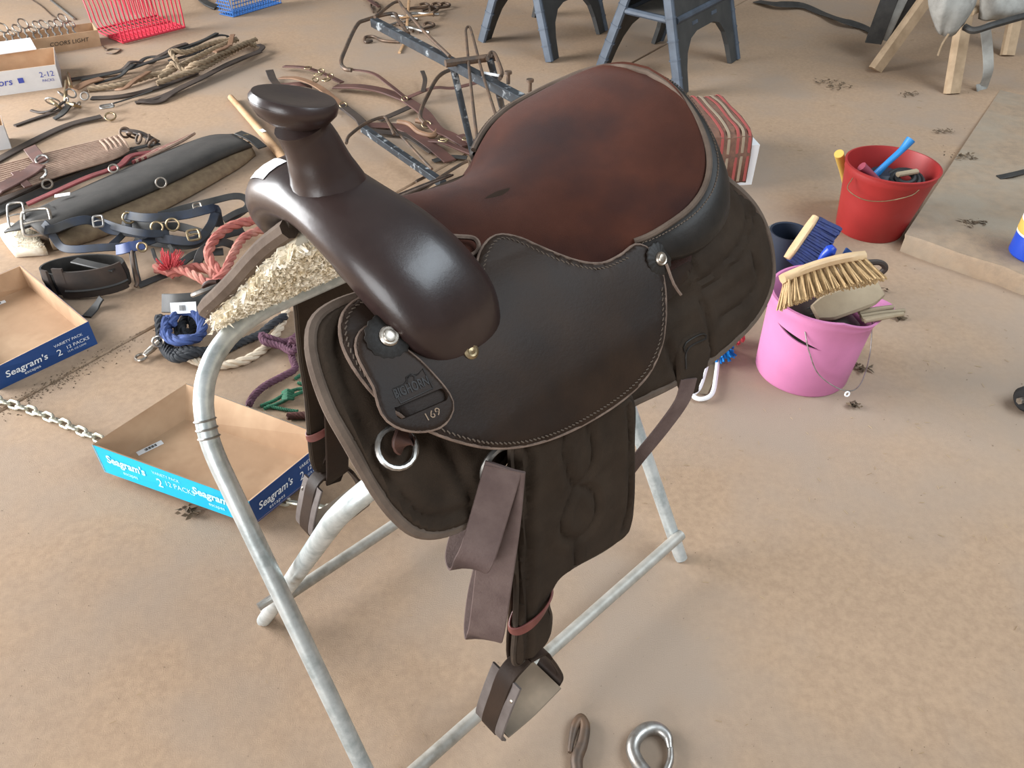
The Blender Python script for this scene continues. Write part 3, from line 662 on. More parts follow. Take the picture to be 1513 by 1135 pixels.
M['tan_strap'] = mat('tan_leather', (.24, .13, .07), .65, c2=(.17, .09, .05), ns=16)
M['blackstrap'] = mat('black_strap', (.020, .019, .018), .6, c2=(.04, .037, .033), ns=20)
M['bluestrap'] = mat('blue_grey_halter_strap', (.022, .034, .062), .6, c2=(.022, .021, .02), ns=9, spec=.3)
M['padgirth'] = mat('charcoal_girth', (.026, .023, .020), .8, c2=(.042, .037, .032), ns=12, bs=200, bstr=.15)
M['felt'] = mat('dusty_tan_felt', (.22, .155, .09), .95, c2=(.15, .10, .06), ns=30, bs=300, bstr=.4)
M['mohair'] = mat('mohair_cord', (.38, .26, .19), .9, c2=(.28, .18, .13), ns=40)
M['rope_tan'] = mat('tan_braided_rope', (.30, .22, .14), .9, c2=(.2, .14, .085), ns=50)
M['rope_red'] = mat('faded_red_rope', (.42, .13, .10), .9, c2=(.30, .085, .07), ns=30, c3=(.50, .24, .18), ns3=14)
M['fray'] = mat('red_frayed_end', (.50, .06, .07), .9)
M['rope_blue'] = mat('blue_rope', (.05, .085, .24), .9, c2=(.03, .05, .14), ns=40)
M['rope_black'] = mat('black_rope', (.018, .02, .023), .9, c2=(.035, .036, .04), ns=40)
M['rope_white'] = mat('white_cotton_rope', (.66, .55, .42), .9, c2=(.55, .44, .32), ns=40)
M['rope_purple'] = mat('purple_rope', (.13, .055, .085), .9, c2=(.09, .035, .05), ns=60)
M['rope_maroon'] = mat('maroon_rope', (.095, .03, .022), .9, c2=(.06, .022, .016), ns=60)
M['cord_green'] = mat('green_cord', (.03, .15, .075), .85, c2=(.02, .09, .05), ns=60)
M['chain'] = mat('zinc_chain', (.62, .60, .50), .38, .75, c2=(.45, .42, .33), ns=40)
M['slab'] = mat('grey_concrete_edge', (.33, .235, .155), .9, c2=(.26, .19, .13), ns=26, bs=160, bstr=.4, c3=(.30, .25, .19), ns3=3)
M['plaid'] = mat('brown_wool_blanket', (.20, .10, .065), .95, c2=(.13, .07, .05), ns=50)
M['plaid_red'] = mat('red_wool_stripe', (.32, .07, .06), .95)
M['plaid_cream'] = mat('cream_wool_stripe', (.30, .23, .16), .95)
M['hide'] = mat('grey_stiff_canvas', (.36, .35, .32), .9, c2=(.22, .21, .19), ns=10, bs=60, bstr=.2, c3=(.14, .13, .115), ns3=7, m3=(.55, .7))
M['straw'] = mat('straw', (.42, .31, .16), .9, c2=(.22, .14, .07), ns=3)
M['dirt'] = mat('dry_leaf_bits', (.14, .095, .055), .95, c2=(.08, .055, .035), ns=30)
def PY(u, v, y):
    r = ray(u, v); return CAM+r*(y/r[1])
Z = np.array([0, 0, 1.])
def unit(a): a = np.array(a, float); return a/np.linalg.norm(a)
# ================================================================== cardboard trays
def tray(name, label, base, rim, mats, group=None, th=.004, texts=(), inner='kraft', floor_m='kraft'):
    """base, rim: four corners in order 0-1-2-3; side k runs corner k -> k+1; outside seen from side 0 and 1"""
    base = [np.array(b) for b in base]; rim = [np.array(b) for b in rim]; cen = sum(base)/4
    root = thing(name, cen, label, 'box', group)
    mb = MB(); lo = [b-Z*0 for b in base]; hi = [b+Z*.003 for b in base]
    mb.add(lo+hi, [(3, 2, 1, 0), (4, 5, 6, 7)]+[(i, (i+1) % 4, 4+(i+1) % 4, 4+i) for i in range(4)]); mb.build('bottom', M[floor_m], root, smooth=0)
    for k in range(4):
        a, b, c, d = base[k], base[(k+1) % 4], rim[(k+1) % 4], rim[k]
        n = np.cross(b-a, d-a); n /= np.linalg.norm(n); mid = (a+b)/2
        if n@(mid-cen) < 0: n = -n
        mb = MB(); q = [a, b, c, d]; r = [p-n*th for p in q]
        mb.add(q+r, [(0, 1, 2, 3), (7, 6, 5, 4)]+[(i, (i+1) % 4, 4+(i+1) % 4, 4+i) for i in range(4)])
        s = mb.build('side_panel', M[inner], root, smooth=0)
        if mats[k]:
            mb = MB(); qq = [p+n*.0008 for p in q]; mb.add(qq+q, [(0, 1, 2, 3), (7, 6, 5, 4)]+[(i, (i+1) % 4, 4+(i+1) % 4, 4+i) for i in range(4)]); mb.build('printed_face', M[mats[k]], s, smooth=0)
        for (kk, txt, x, y, size, m, opt) in texts:
            if kk != k: continue
            ax = (b-a); ay = (d-a)
            V, Fs = text_mesh(txt, size, **opt); la, ly = np.linalg.norm(ax), np.linalg.norm(ay); mb = MB(); pts = []
            for vx, vy, _ in V:
                uu, vv = x+vx*ly/la, y+vy; pts.append((a*(1-uu)+b*uu)*(1-vv)+(d*(1-uu)+c*uu)*vv+n*.0026)
            mb.add(pts, Fs).build('lettering', M[m], s, smooth=0)
    return root
TZ = .0215
bF, bL, bR = G(375, 776, TZ), G(155, 697, TZ), G(485, 688, TZ); bB = bL+bR-bF
rF, rL, rR, rB = G(368, 741, .078), G(136, 657, .078), G(485, 646, .078), G(275, 567, .078)
SEA = [(1, "Seagram's", .08, .42, .40, 'ink_white', dict(bold=.012, shear=.15)), (1, 'escapes', .20, .17, .20, 'ink_white', dict(space=1.2)), (1, 'VARIETY PACK', .60, .70, .17, 'ink_white', {}),
       (1, '2', .60, .28, .42, 'ink_white', {}), (1, '12 PACKS', .70, .42, .22, 'ink_white', {}), (1, '12 FL OZ CANS', .70, .25, .11, 'ink_white', {})]
tr = tray('cardboard_tray', 'blue and cyan cardboard drink tray beside the leg of the galvanised stand', (bL, bF, bR, bB), (rL, rF, rR, rB), ('cyan', 'navy', 'cyan', 'navy'), texts=SEA+[
    (0, "Seagram's", .07, .50, .40, 'ink_cyan', dict(bold=.03, shear=.15)), (0, 'escapes', .16, .22, .20, 'ink_cyan', {}), (0, 'VARIETY PACK', .39, .72, .16, 'ink_cyan', {}), (0, '2', .40, .26, .45, 'ink_cyan', dict(bold=.01)), (0, '12 PACKS', .455, .40, .28, 'ink_cyan', {}),
    (0, "Seagram's", .64, .50, .40, 'ink_cyan', dict(bold=.03, shear=.15)), (0, 'escapes', .73, .22, .20, 'ink_cyan', {})])
def tray_label(u0, v0, u1, v1, wd, z, par):
    a, b = G(u0, v0, z), G(u1, v1, z); d = unit(b-a); e = np.array([-d[1], d[0], 0]); L = np.linalg.norm(b-a)
    mb = MB(); box(mb, (a+b)/2, (L, wd, .0006), math.atan2(d[1], d[0])); o = mb.build('barcode_label', M['paper'], par, smooth=0)
    mb = MB(); x = L*.30
    for k in range(12):
        box(mb, a+d*x+Z*.0006, (L*.012*(1+k % 3), wd*.55, .0004), math.atan2(d[1], d[0])); x += L*.04
    mb.build('barcode', M['ink_black'], o, smooth=0)
tray_label(203, 671, 240, 653, .016, TZ+.0036, tr)
b0, b1 = G(144, 508), G(0, 576); dF = unit(b1-b0); b2 = b0+dF*.27
r0, r1, rr0 = G(130, 475, .07), G(30, 392, .07), G(0, 540, .07); dR = r1-r0; r2 = r0+unit(rr0-r0)*.275
tray('cardboard_tray', 'dark blue cardboard drink tray left of the blinker halter, partly out of view', (b2, b2+dR, b0+dR, b0), (r2, r2+dR, r1, r0), ('navy', 'navy', 'navy', 'navy'),
     texts=[(3, q[1], 1-q[2] if False else q[2], q[3], q[4], q[5], q[6]) for q in ()])
tq = [o for o in COL.objects if o.name.startswith('cardboard_tray')][-1]
nF_ = unit(np.cross(Z, b0-b2)); nF_ = nF_ if nF_[1] < 0 else -nF_
for (txt, x, y, sz, opt) in (("Seagram's", .10, .40, .40, dict(bold=.012, shear=.15)), ('escapes', .26, .17, .2, {}), ('VARIETY PACK', .60, .72, .17, {}), ('2', .60, .28, .42, {}), ('12 PACKS', .70, .42, .22, {}), ('12 FL OZ CANS', .70, .25, .11, {})):
    ax, ay = b0-b2, r2-b2; mb = MB(); text_flat(mb, txt, b2+ax*x+ay*y+nF_*.0022, unit(ax), ay, sz*np.linalg.norm(ay), lift=0, **opt); mb.build('lettering', M['ink_white'], tq, smooth=0)
tray_label(-20, 455, 8, 445, .016, .0036, tq)
# Coors cartons
def carton(name, label, fr, fl_, back_len, h, mats, inner, texts, z0=0, flare=.008):
    fr, fl_ = G(*fr, z0), G(*fl_, z0); d = unit(fl_-fr); e = np.array([-d[1], d[0], 0]); e = e if e[1] > 0 else -e
    B = [fl_, fr, fr+e*back_len, fl_+e*back_len]; c = sum(B)/4; R = [p+Z*h+unit(p-c)*flare for p in B]
    return tray(name, label, B, R, mats, texts=texts, inner=inner)
carton('drink_carton', 'white drink carton with blue lettering beside the bundle of reins', (92, 129), (-60, 150), .30, .11, ('carton_white', 'carton_white', 'carton_white', None), 'kraft',
       [(0, 'Coors', .28, .40, .42, 'ink_blue', dict(shear=.25, bold=.008)), (0, '\u25a0', .60, .42, .30, 'ink_blue', {}), (0, '2-12', .82, .55, .32, 'ink_blue', {}), (0, 'PACKS', .83, .34, .16, 'ink_blue', {})])
ct = carton('drink_carton', 'brown drink carton filled with loose metal horse bits', (150, 68), (-20, 94), .17, .085, (None, None, None, None), 'kraft', [(0, 'COORS LIGHT', .56, .42, .34, 'ink_black', dict(shear=.2, space=1.05))])
carton('drink_carton', 'small pale carton beside the end of the long leather strap', (17, 219), (-30, 228), .12, .10, ('carton_white', 'carton_white', None, None), 'kraft', [(0, '2', .55, .3, .4, 'ink_black', {})])
wf = G(92, 129); wl = unit(G(-60, 150)-wf); we = np.array([-wl[1], wl[0], 0]); we = we if we[1] > 0 else -we
pb = wf+wl*.16+we*.302; pb[2] = .112; bf_ = G(150, 68); bl_d = unit(G(-20, 94)-bf_); be_ = np.array([-bl_d[1], bl_d[0], 0]); be_ = be_ if be_[1] > 0 else -be_
gapd = float(((bf_-pb)*np.array([1, 1, 0]))@be_); ysl = unit(be_*gapd+Z*(.0868-pb[2])); xsl = unit(wl-ysl*(wl@ysl))      # lies over the back rim of the white carton and the front rim of the brown one
mb = MB(); q0 = pb-ysl*.03; vv_ = [q0-xsl*.085, q0+xsl*.085, q0+xsl*.085+ysl*(gapd+.06), q0-xsl*.085+ysl*(gapd+.06)]; mb.add(vv_+[p_+Z*.004 for p_ in vv_], [(3, 2, 1, 0), (4, 5, 6, 7)]+[(i, (i+1) % 4, 4+(i+1) % 4, 4+i) for i in range(4)]); mb.build('paper_sheet', M['paper'], label='pale sheet of card lying across the two drink cartons', cat='paper', smooth=0)
rnd = random.Random(5)
cf = G(150, 68); cl_ = unit(G(-20, 94)-cf); ce = np.array([-cl_[1], cl_[0], 0]); ce = ce if ce[1] > 0 else -ce
for i in range(11):                                  # each bit stands on the carton bottom and leans on the back wall
    tilt = math.radians((38, 47, 41, 46, 38, 44, 37, 48, 42, 37, 44)[i]); yaw = .04*(1 if i % 4 < 2 else -1); hd = ce*math.cos(yaw)+cl_*math.sin(yaw); d = hd*math.cos(tilt)+Z*math.sin(tilt); u0_ = -hd*math.sin(tilt)+Z*math.cos(tilt); u_ = u0_*math.cos(.95)+cl_*math.sin(.95); R_ = .019+.004*((i*2) % 3); hl = .042
    c = cf+cl_*(.10+.034*i)+ce*.094; c = c+Z*(.003+(hl+R_)*math.sin(tilt)+R_*max(math.sin(tilt), math.cos(tilt)*.6)+.0085)
    root = thing('horse_bit', c-Z*c[2]+Z*.003, 'loose metal horse bit heaped in the brown drink carton', 'horse bit', 'horse bits in the brown carton')
    mb = MB(); tube(mb, [c-d*hl, c-d*hl*.4+u_*.008, c, c+d*hl*.4+u_*.008, c+d*hl], .005, 7, 5); mb.build('mouthpiece', M['steel'], root)
    for sg in (-1, 1):
        mb = MB(); cc = c+d*(hl+R_)*sg; sweep(mb, [cc+d*R_*math.cos(t_)+u_*R_*math.sin(t_) for t_ in np.linspace(0, 6.28, 17)[:-1]], circ(.0042, 6), True); mb.build('cheek_ring', M['silver'], root)
# ================================================================== chain and hooks
def chain(name, label, path, L=.042, wd=.026, r=.0042):
    P = resamp(cr(path, 10), L-2*r-.004); root = thing(name, P[0], label, 'chain')
    prof = []
    for t in np.linspace(0, 2*math.pi, 18)[:-1]:
        x = math.cos(t); prof.append((math.copysign(min(abs(x)*1.0, 1), x)*(wd/2-r)*0+math.copysign(L/2-wd/2, x)*(abs(x) > .05)+x*(wd/2-r), math.sin(t)*(wd/2-r)))
    for i in range(len(P)-1):
        c = (P[i]+P[i+1])/2; T = unit(P[i+1]-P[i]); S_ = unit(np.cross(T, Z)); a = math.radians(50 if i % 2 else -40); B = S_*math.cos(a)+np.cross(T, S_)*math.sin(a)
        mb = MB(); sweep(mb, [c+T*x+B*y for x, y in prof], circ(r, 7), True); mb.build('link', M['chain'], root)
    return root
chain('steel_chain', 'zinc steel chain stretched across the floor under the cyan drink tray', [G(u, v, .0105) for u, v in ((-45, 574), (0, 592), (45, 606), (95, 626), (140, 646), (230, 684), (330, 718), (430, 742), (470, 747), (497, 758))])
def vtube(mb, pts, rad, k=10, n=8):
    P = cr(pts, n); R = np.interp(np.linspace(0, 1, len(P)), np.linspace(0, 1, len(rad)), rad); return sweep(mb, P, circ(1, k), scale=R)
root = thing('chain_hook', G(855, 1100), 'rusty forged grab hook with a narrow bent tip, lying below the stirrup', 'hook')
mb = MB(); vtube(mb, [G(u, v, .011) for u, v in ((842, 1112), (845, 1092), (850, 1072), (858, 1062), (864, 1074), (860, 1100), (852, 1122), (854, 1150), (852, 1180))], [.004, .006, .008, .009, .0095, .010, .011, .009, .010]); mb.build('hook_body', M['rod'], root)
root = thing('chain_hook', G(960, 1108), 'round steel slip hook lying on the floor beside the rusty grab hook', 'hook')
mb = MB(); vtube(mb, [G(u, v, .013) for u, v in ((990, 1106), (986, 1088), (972, 1077), (955, 1078), (940, 1090), (935, 1108), (943, 1128), (960, 1150), (975, 1175))], [.005, .009, .011, .012, .012, .012, .012, .012, .010], 12); mb.build('hook_body', M['steel'], root)
mb = MB(); vtube(mb, [G(991, 1104, .012), G(990, 1125, .012), G(980, 1150, .012)], [.005, .006, .006]); mb.build('latch', M['steel'], root)
# ================================================================== buckets on the right
def pail(name, label, bc, rb, rt, h, m, lean=(0, 0), fx=None, th=.004, k=48):
    root = thing(name, bc, label, 'bucket')
    def f(p, a):
        q = p.z/h; x, y, z = p.x+lean[0]*q, p.y+lean[1]*q, p.z
        if fx: x, y, z = fx(x, y, z, a, q)
        return (x, y, z)
    mb = MB(); lathe(mb, bc, [(0, .002), (rb*.97, .0), (rb, .006), (rb+(rt-rb)*.5, h*.5), (rt-.002, h*.88), (rt+.001, h*.90), (rt, h-.006), (rt+.005, h-.005), (rt+.006, h), (rt-.001, h+.001), (rt-th, h-.01), (rb+(rt-rb)*.5-th, h*.5), (rb-th, .012), (0, .010)], k, fx=f)
    body = mb.build('pail', M[m], root, smooth=45); return root, f
pc = G(1183, 545); RB = .125
def pfx(x, y, z, a, q):
    sp = max(0, math.cos(a-.05))**14*q**6; x += .05*sp                     # pouring lip to the right
    z -= .045*q**4*max(0, math.cos(a))
    return x, y, z
def split_pail(label, bc, rb, rt, h, m, lean, fx, a0, a1, z0, z1, gmax, th=.004, k=120):
    """bucket whose wall is torn open along a lens from angle a0 to a1"""
    root = thing('bucket', bc, label, 'bucket'); zl, zh = h*.60, h*.61
    rz = lambda z: rb+(rt-rb)*min(1, z/(h*.9))
    def f(p, a):
        x, y, z = p.x, p.y, p.z
        if abs(z-zl) < 1e-5 or abs(z-zh) < 1e-5:
            k_ = (a-a0)/(a1-a0); kc = min(1, max(0, k_)); zc = z0+(z1-z0)*kc; g = gmax*math.sin(math.pi*kc)**.8+.0002
            zn = zc+(g/2 if abs(z-zh) < 1e-5 else -g/2); s_ = (math.hypot(x, y)+rz(zn)-rz(z))/math.hypot(x, y); x, y, z = x*s_, y*s_, zn
        q = z/h; return fx(x+lean[0]*q, y+lean[1]*q, z, a, q)
    prof = [(0, .002), (rb*.97, .0), (rb, .006), (rz(h*.5), h*.5), (rz(zl), zl), (rz(zh), zh), (rt-.002, h*.88), (rt+.001, h*.90), (rt, h-.006), (rt+.005, h-.005), (rt+.006, h), (rt-.001, h+.001), (rt-th, h-.01), (rt-.002-th, h*.88), (rz(zh)-th, zh), (rz(zl)-th, zl), (rz(h*.5)-th, h*.5), (rb-th, .012), (0, .010)]
    mb = MB(); lathe(mb, bc, prof, k, fx=f); mm = len(prof); ol, oh = 4, 5; ih, il = 14, 15; drop = set()
    for i in range(k):
        if a0 < 2*math.pi*(i+.5)/k < a1:
            n_ = (i+1) % k; drop |= {(i*mm+ol, n_*mm+ol, n_*mm+ol+1, i*mm+ol+1), (i*mm+ih, n_*mm+ih, n_*mm+ih+1, i*mm+ih+1)}
    mb.f = [q for q in mb.f if q not in drop]
    for i in range(k):
        if a0 < 2*math.pi*(i+.5)/k < a1:
            n_ = (i+1) % k; mb.f += [(i*mm+ol, n_*mm+ol, n_*mm+il, i*mm+il), (i*mm+oh, i*mm+ih, n_*mm+ih, n_*mm+oh)]
    mb.build('pail', M[m], root, smooth=45); return root, f
pk, pf = split_pail('pink plastic bucket with a split side, heaped with grooming brushes', pc, .122, .133, .248, 'pink', (.006, .0), pfx, 3.53, 4.48, .190, .160, .012)
mb = MB(); hp = [pc+np.array(p) for p in ((-.070, -.108, .205), (-.055, -.130, .16), (-.02, -.150, .10), (.05, -.160, .058), (.10, -.135, .055), (.135, -.070, .10), (.133, -.025, .185))]; tube(mb, hp, .0016, 6, 6); wh = mb.build('wire_handle', M['steel'], pk)
ring(pc+np.array([.058, -.167, .052]), .006, .002, (.2, -1, .3), 'handle_eyelet', M['paper'], wh)
def brush(name, label, a, b, wd, th, m, bm, updir, bl, nb=(12, 4), spread=.35, rt=.0022, curve=0, seed=1, cat='brush', grp=None):
    """wooden block from a to b, bristles along -updir"""
    a, b, u = np.array(a), np.array(b), unit(updir); d = unit(b-a); u = unit(u-d*(u@d)); s = np.cross(d, u); L = np.linalg.norm(b-a); rr = random.Random(seed)
    root = thing(name, (a+b)/2-u*bl, label, cat, grp); mb = MB(); n = 15; P = [a+d*L*k/(n-1)+u*curve*math.sin(math.pi*k/(n-1)) for k in range(n)]
    sc_ = [min(1, .55+math.sin(math.pi*(k+.35)/(n-.3))*.75) for k in range(n)]; T, Nn, Bb = frames(np.array(P), False, u); vs = []; pr = rectp(wd, th, th*.35); m_ = len(pr)
    for i in range(n): vs += [P[i]+Bb[i]*x*sc_[i]+Nn[i]*y for x, y in pr]
    mb.add(vs, [(i*m_+q, i*m_+(q+1) % m_, (i+1)*m_+(q+1) % m_, (i+1)*m_+q) for i in range(n-1) for q in range(m_)]+[tuple(range(m_))[::-1], tuple((n-1)*m_+q for q in range(m_))]); mb.build('block', M[m], root)
    mb = MB()
    for i in range(nb[0]):
        for j in range(nb[1]):
            x = (i+.5)/nb[0]; y = (j+.5)/nb[1]-.5; p = a+d*L*x+s*wd*.8*y-u*th*.4+u*curve*math.sin(math.pi*x)
            for q in range(9):
                e = p-u*bl*rr.uniform(.9, 1.04)+d*bl*spread*(x-.5)*2+s*bl*spread*y*1.4+d*rr.uniform(-.5, .5)*L/nb[0]*.9+s*rr.uniform(-.006, .006); sweep(mb, [p+d*rr.uniform(-.002, .002), (p+e)/2, e], circ(rt*rr.uniform(.5, .9), 4), caps=True)
    mb.build('bristles', M[bm], root, smooth=0, kind='stuff'); return root
yb = pc[1]
brush('scrub_brush', 'wooden brush with long tan bristles on top of the pink bucket', PY(1156, 412, yb-.075), PY(1276, 379, yb-.03), .055, .022, 'brush_wood', 'tan_bristle', (-.1, .75, .72), .062, (13, 4), .42, .0026, .008)
brush('scrub_brush', 'dusty wooden brush lying upside down under the tan bristle brush', PY(1204, 462, yb-.055), PY(1300, 428, yb+.0), .070, .016, 'dusty_wood', 'ink_black', (-.1, -.55, .8), .018, (8, 3), .1)
for i, (yo, x1_, zs) in enumerate(((-.026, .176, .216), (-.040, .200, .214), (-.054, .192, .214), (-.068, .160, .219))):
    p = pc+np.array([.085, yo-.012, zs-.002]); q = pc+np.array([x1_, yo+.004, zs+.004]); mb = MB(); vtube(mb, [p, (p+q)/2+Z*.001, q], [.006, .007, .006], 8); mb.build('wooden_stick', M['dusty_wood'], label='grey wooden stick poking out of the pouring lip of the pink bucket', cat='stick', group='sticks in the pink bucket')
mb = MB(); c = pc+np.array([.006, 0, .165]); lathe(mb, c, [(.0, .045), (.05, .035), (.09, .008), (.112, -.012), (.112, -.10), (.110, -.152), (0, -.153)], 20); mb.build('grooming_rags', M['harness_dark'], label='dark rags and bands filling the pink bucket under the brushes', cat='rags')
ylp = yb+.09; mb = MB(); q0 = PY(1284, 422, ylp); tube(mb, [q0, PY(1300, 405, ylp), PY(1308, 396, ylp), PY(1300, 388, ylp), PY(1280, 388, ylp)], .008, 8, 6); mb.build('hand_loop', M['harness_dark'], label='brown leather hand loop behind the tan bristle brush', cat='strap')
# behind the pink bucket
yn = pc[1]+.335; nb_ = PY(1167, 342, yn); hcup = nb_[2]; nb_ = np.array([nb_[0], yn, 0]); mb = MB(); lathe(mb, nb_, [(0, .002), (.044, 0), (.050, hcup*.5), (.054, hcup), (.056, hcup+.002), (.050, hcup), (.046, hcup*.5), (.040, .012), (0, .010)], 30); mb.build('plastic_cup', M['navyp'], label='dark navy plastic cup standing behind the pink bucket', cat='cup')
tb_ = G(1146, 375); mb = MB(); lathe(mb, tb_, [(0, .001), (.042, 0), (.042, .088), (.044, .09), (.039, .088), (.039, .078), (0, .078)], 28); mb.build('tin_can', M['steel'], label='small round metal tin beside the navy cup', cat='tin')
ybr = pc[1]+.20
brush('dandy_brush', 'wooden brush with deep blue bristles leaning on the navy cup behind the pink bucket', PY(1163, 382, ybr), PY(1206, 320, ybr+.05), .042, .016, 'brush_wood', 'blue_bristle', (-.85, .2, .40), .066, (18, 6), .10, .0075, 0, 4)
ypk = pc[1]+.105
root = thing('hoof_pick', PY(1216, 392, ypk), 'blue plastic handled hoof pick beside the blue bristled brush', 'tool')
mb = MB(); vtube(mb, [PY(1207, 398, ypk), PY(1216, 380, ypk), PY(1227, 370, ypk), PY(1233, 365, ypk)], [.007, .010, .016, .009], 12); mb.build('handle', M['cobalt'], root)
mb = MB(); prism(mb, [(0, 0), (.044, -.004), (.04, .024), (.024, .036), (.016, .02), (0, .016)], (1, 0, 0), (0, .4, .9), PY(1234, 386, ypk), .010); mb.build('scraper', M['navy'], root)
# red bucket
rc = G(1283, 337)
_r = ray(1322, 258); tz = CAM[2]+_r[2]*(rc[1]/_r[1])
rd, rf = pail('bucket', 'red plastic bucket holding a blue handled brush, standing against the concrete slab', rc, .112, .147, .24, 'red', (.012, .0))
mb = MB(); tube(mb, [rc+np.array(p) for p in ((-.135, -.055, .215), (-.15, -.075, .185), (-.11, -.12, .17), (-.05, -.148, .178), (.02, -.155, .20), (.045, -.15, .218))], .0016, 6, 6); mb.build('wire_handle', M['brass'], rd)
mb = MB(); a0 = -.35; cc = rc+np.array(rf(Vector((.132*math.cos(a0), .132*math.sin(a0), .12)), a0)); ax_ = np.array([-math.sin(a0), math.cos(a0), 0]); ay_ = unit(np.array([math.cos(a0)*.11, math.sin(a0)*.11, 1])); nz_ = np.cross(ax_, ay_)
V_ = []
for k in range(20):
    t = 2*math.pi*k/20; x, y = .032*math.cos(t), .03*math.sin(t); a1 = a0+x/.132; zz = .12+y; rr_ = .112+.035*zz/.24+.0006+.0008; V_.append(rc+np.array(rf(Vector((rr_*math.cos(a1), rr_*math.sin(a1), zz)), a1)))
mb.add(V_, [tuple(range(20))]); mb.build('oval_label', M['paper'], rd, smooth=0)
root = thing('hand_brush', rc+Z*.16, 'blue handled brush standing in the red bucket', 'brush')
mb = MB(); vtube(mb, [PY(1290, 262, rc[1]), PY(1310, 242, rc[1]), PY(1332, 222, rc[1]+.02), PY(1346, 206, rc[1]+.03)], [.013, .010, .011, .016], 12); mb.build('handle', M['blue'], root)
mb = MB(); lathe(mb, rc+np.array([.0, .02, .0125]), [(0, .195), (.04, .192), (.055, .175), (.052, .12), (.045, 0), (0, 0)], 18); mb.build('brush_head', M['navyp'], root)
root = thing('curry_comb', rc+Z*.15, 'dark round rubber curry comb in the red bucket', 'curry comb')
for i, (R_, zz) in enumerate(((.058, .192), (.042, .200), (.026, .207))):
    ring(rc+np.array([.050, -.036, zz]), R_, .0085, (-.15, -.3, 1), 'comb_ring', M['black'], root)
mb = MB(); bar(mb, rc+np.array([.015, -.045, .222]), rc+np.array([.085, -.028, .226]), .02, .014); mb.build('strap_handle', M['dusty_wood'], root)
mb = MB(); vtube(mb, [PY(1273, 246, rc[1]-.03), PY(1286, 258, rc[1]-.03), PY(1299, 270, rc[1]-.03)], [.016, .014, .012], 10); mb.build('sponge_handle', M.setdefault('dullpink', mat('dull_red_pink', (.26, .045, .07), .5)), label='dull pink handle resting inside the rim of the red bucket', cat='handle')
mb = MB(); vtube(mb, [rc+np.array([.0, .20, .005]), rc+np.array([-.06, .17, .12]), rc+np.array([-.135, .10, .232])], [.014, .015, .016], 14); mb.build('yellow_stick', M['yellow'], label='yellow handle leaning behind the red bucket', cat='handle')
# ================================================================== raised slab, jar, rubber roller, scraps
s0, s1, s2 = G(1337, 346, .065), G(1513, 405, .065), G(1422, 213, .065)
e1, e2 = unit(s1-s0), unit(s2-s0); q = [s0, s0+e1*1.6, s0+e1*1.6+e2*2.2, s0+e2*1.2]
nseg = 26; rn = random.Random(2); front = [s0+e1*1.6*k/nseg+np.array([rn.uniform(-.004, .004), rn.uniform(-.006, .006), rn.uniform(-.004, .003)]) for k in range(nseg+1)]
top = front+[s0+e1*1.6+e2*1.9-Z*.063, s0+e2*1.9-Z*.063]; bev = [p-Z*.010-np.array([0, .006, 0]) for p in front]; low = [np.array([p[0], p[1]-.004, 0.0]) for p in front]
mb = MB(); nt_ = len(front); n0 = len(top)
vs = top+bev+low+[np.array([*top[-2][:2], 0]), np.array([*top[-1][:2], 0])]
fs = [tuple(range(n0))]+[(i, n0+i, n0+i+1, i+1) for i in range(nt_-1)]+[(n0+i, n0+nt_+i, n0+nt_+i+1, n0+i+1) for i in range(nt_-1)]
fs += [(0, nt_+1, n0+2*nt_+1, n0+nt_, n0), (nt_-1, n0+nt_-1, n0+2*nt_-1, n0+2*nt_, nt_)]
mb.add(vs, fs); mb.build('concrete_slab', M['slab'], label='raised grey concrete slab with a chipped edge beside the red bucket', cat='slab', smooth=30)
def slab_pt(u, v, dz=0.0):
    z = .065
    for _ in range(6):
        p = G(u, v, z); k = np.linalg.solve(np.array([[e1[0], e2[0]], [e1[1], e2[1]]]), (p-s0)[:2]); z = .065-.063*np.clip(k[1]/1.9, 0, 1)
    return G(u, v, z+dz)
jc = slab_pt(1527, 378); root = thing('plastic_jar', jc, 'blue plastic jar with a white and yellow label on the concrete slab', 'jar')
mb = MB(); lathe(mb, jc, [(0, 0), (.068, 0), (.075, .008), (.075, .17), (.06, .19), (.045, .195), (.045, .22), (0, .22)], 32); mb.build('jar_body', M['cobalt'], root)
mb = MB(); lathe(mb, jc, [(.0755, .075), (.0765, .076), (.0765, .168), (.0755, .169)], 32); lb = mb.build('label_band', M['paper'], root)
mb = MB(); lathe(mb, jc, [(.0767, .082), (.0772, .083), (.0772, .118), (.0767, .119)], 32); mb.build('yellow_stripe', M['yellow'], lb)
kc = G(1503, 606)+Z*.034; root = thing('rubber_roller', kc-Z*.034, 'black rubber roller with a steel bolt end, at the right by the open floor', 'roller')
mb = MB(); lathe(mb, kc, [(0, 0), (.026, 0), (.033, .006), (.034, .02), (.030, .024), (.034, .03), (.034, .10), (0, .10)], 24, axis=(1, .35, 0)); mb.build('roller', M['black'], root)
mb = MB(); lathe(mb, kc-np.array([.012, .004, 0]), [(0, 0), (.009, 0), (.009, .014), (0, .014)], 6, axis=(1, .35, 0)); mb.build('bolt', M['silver'], root)
mb = MB(); ribbon(mb, [slab_pt(1475, 262, .003), slab_pt(1495, 258, .012), slab_pt(1520, 252, .003)], .03, .004); mb.build('leather_scrap', M['blackstrap'], label='dark leather scrap lying on the concrete slab', cat='scrap')
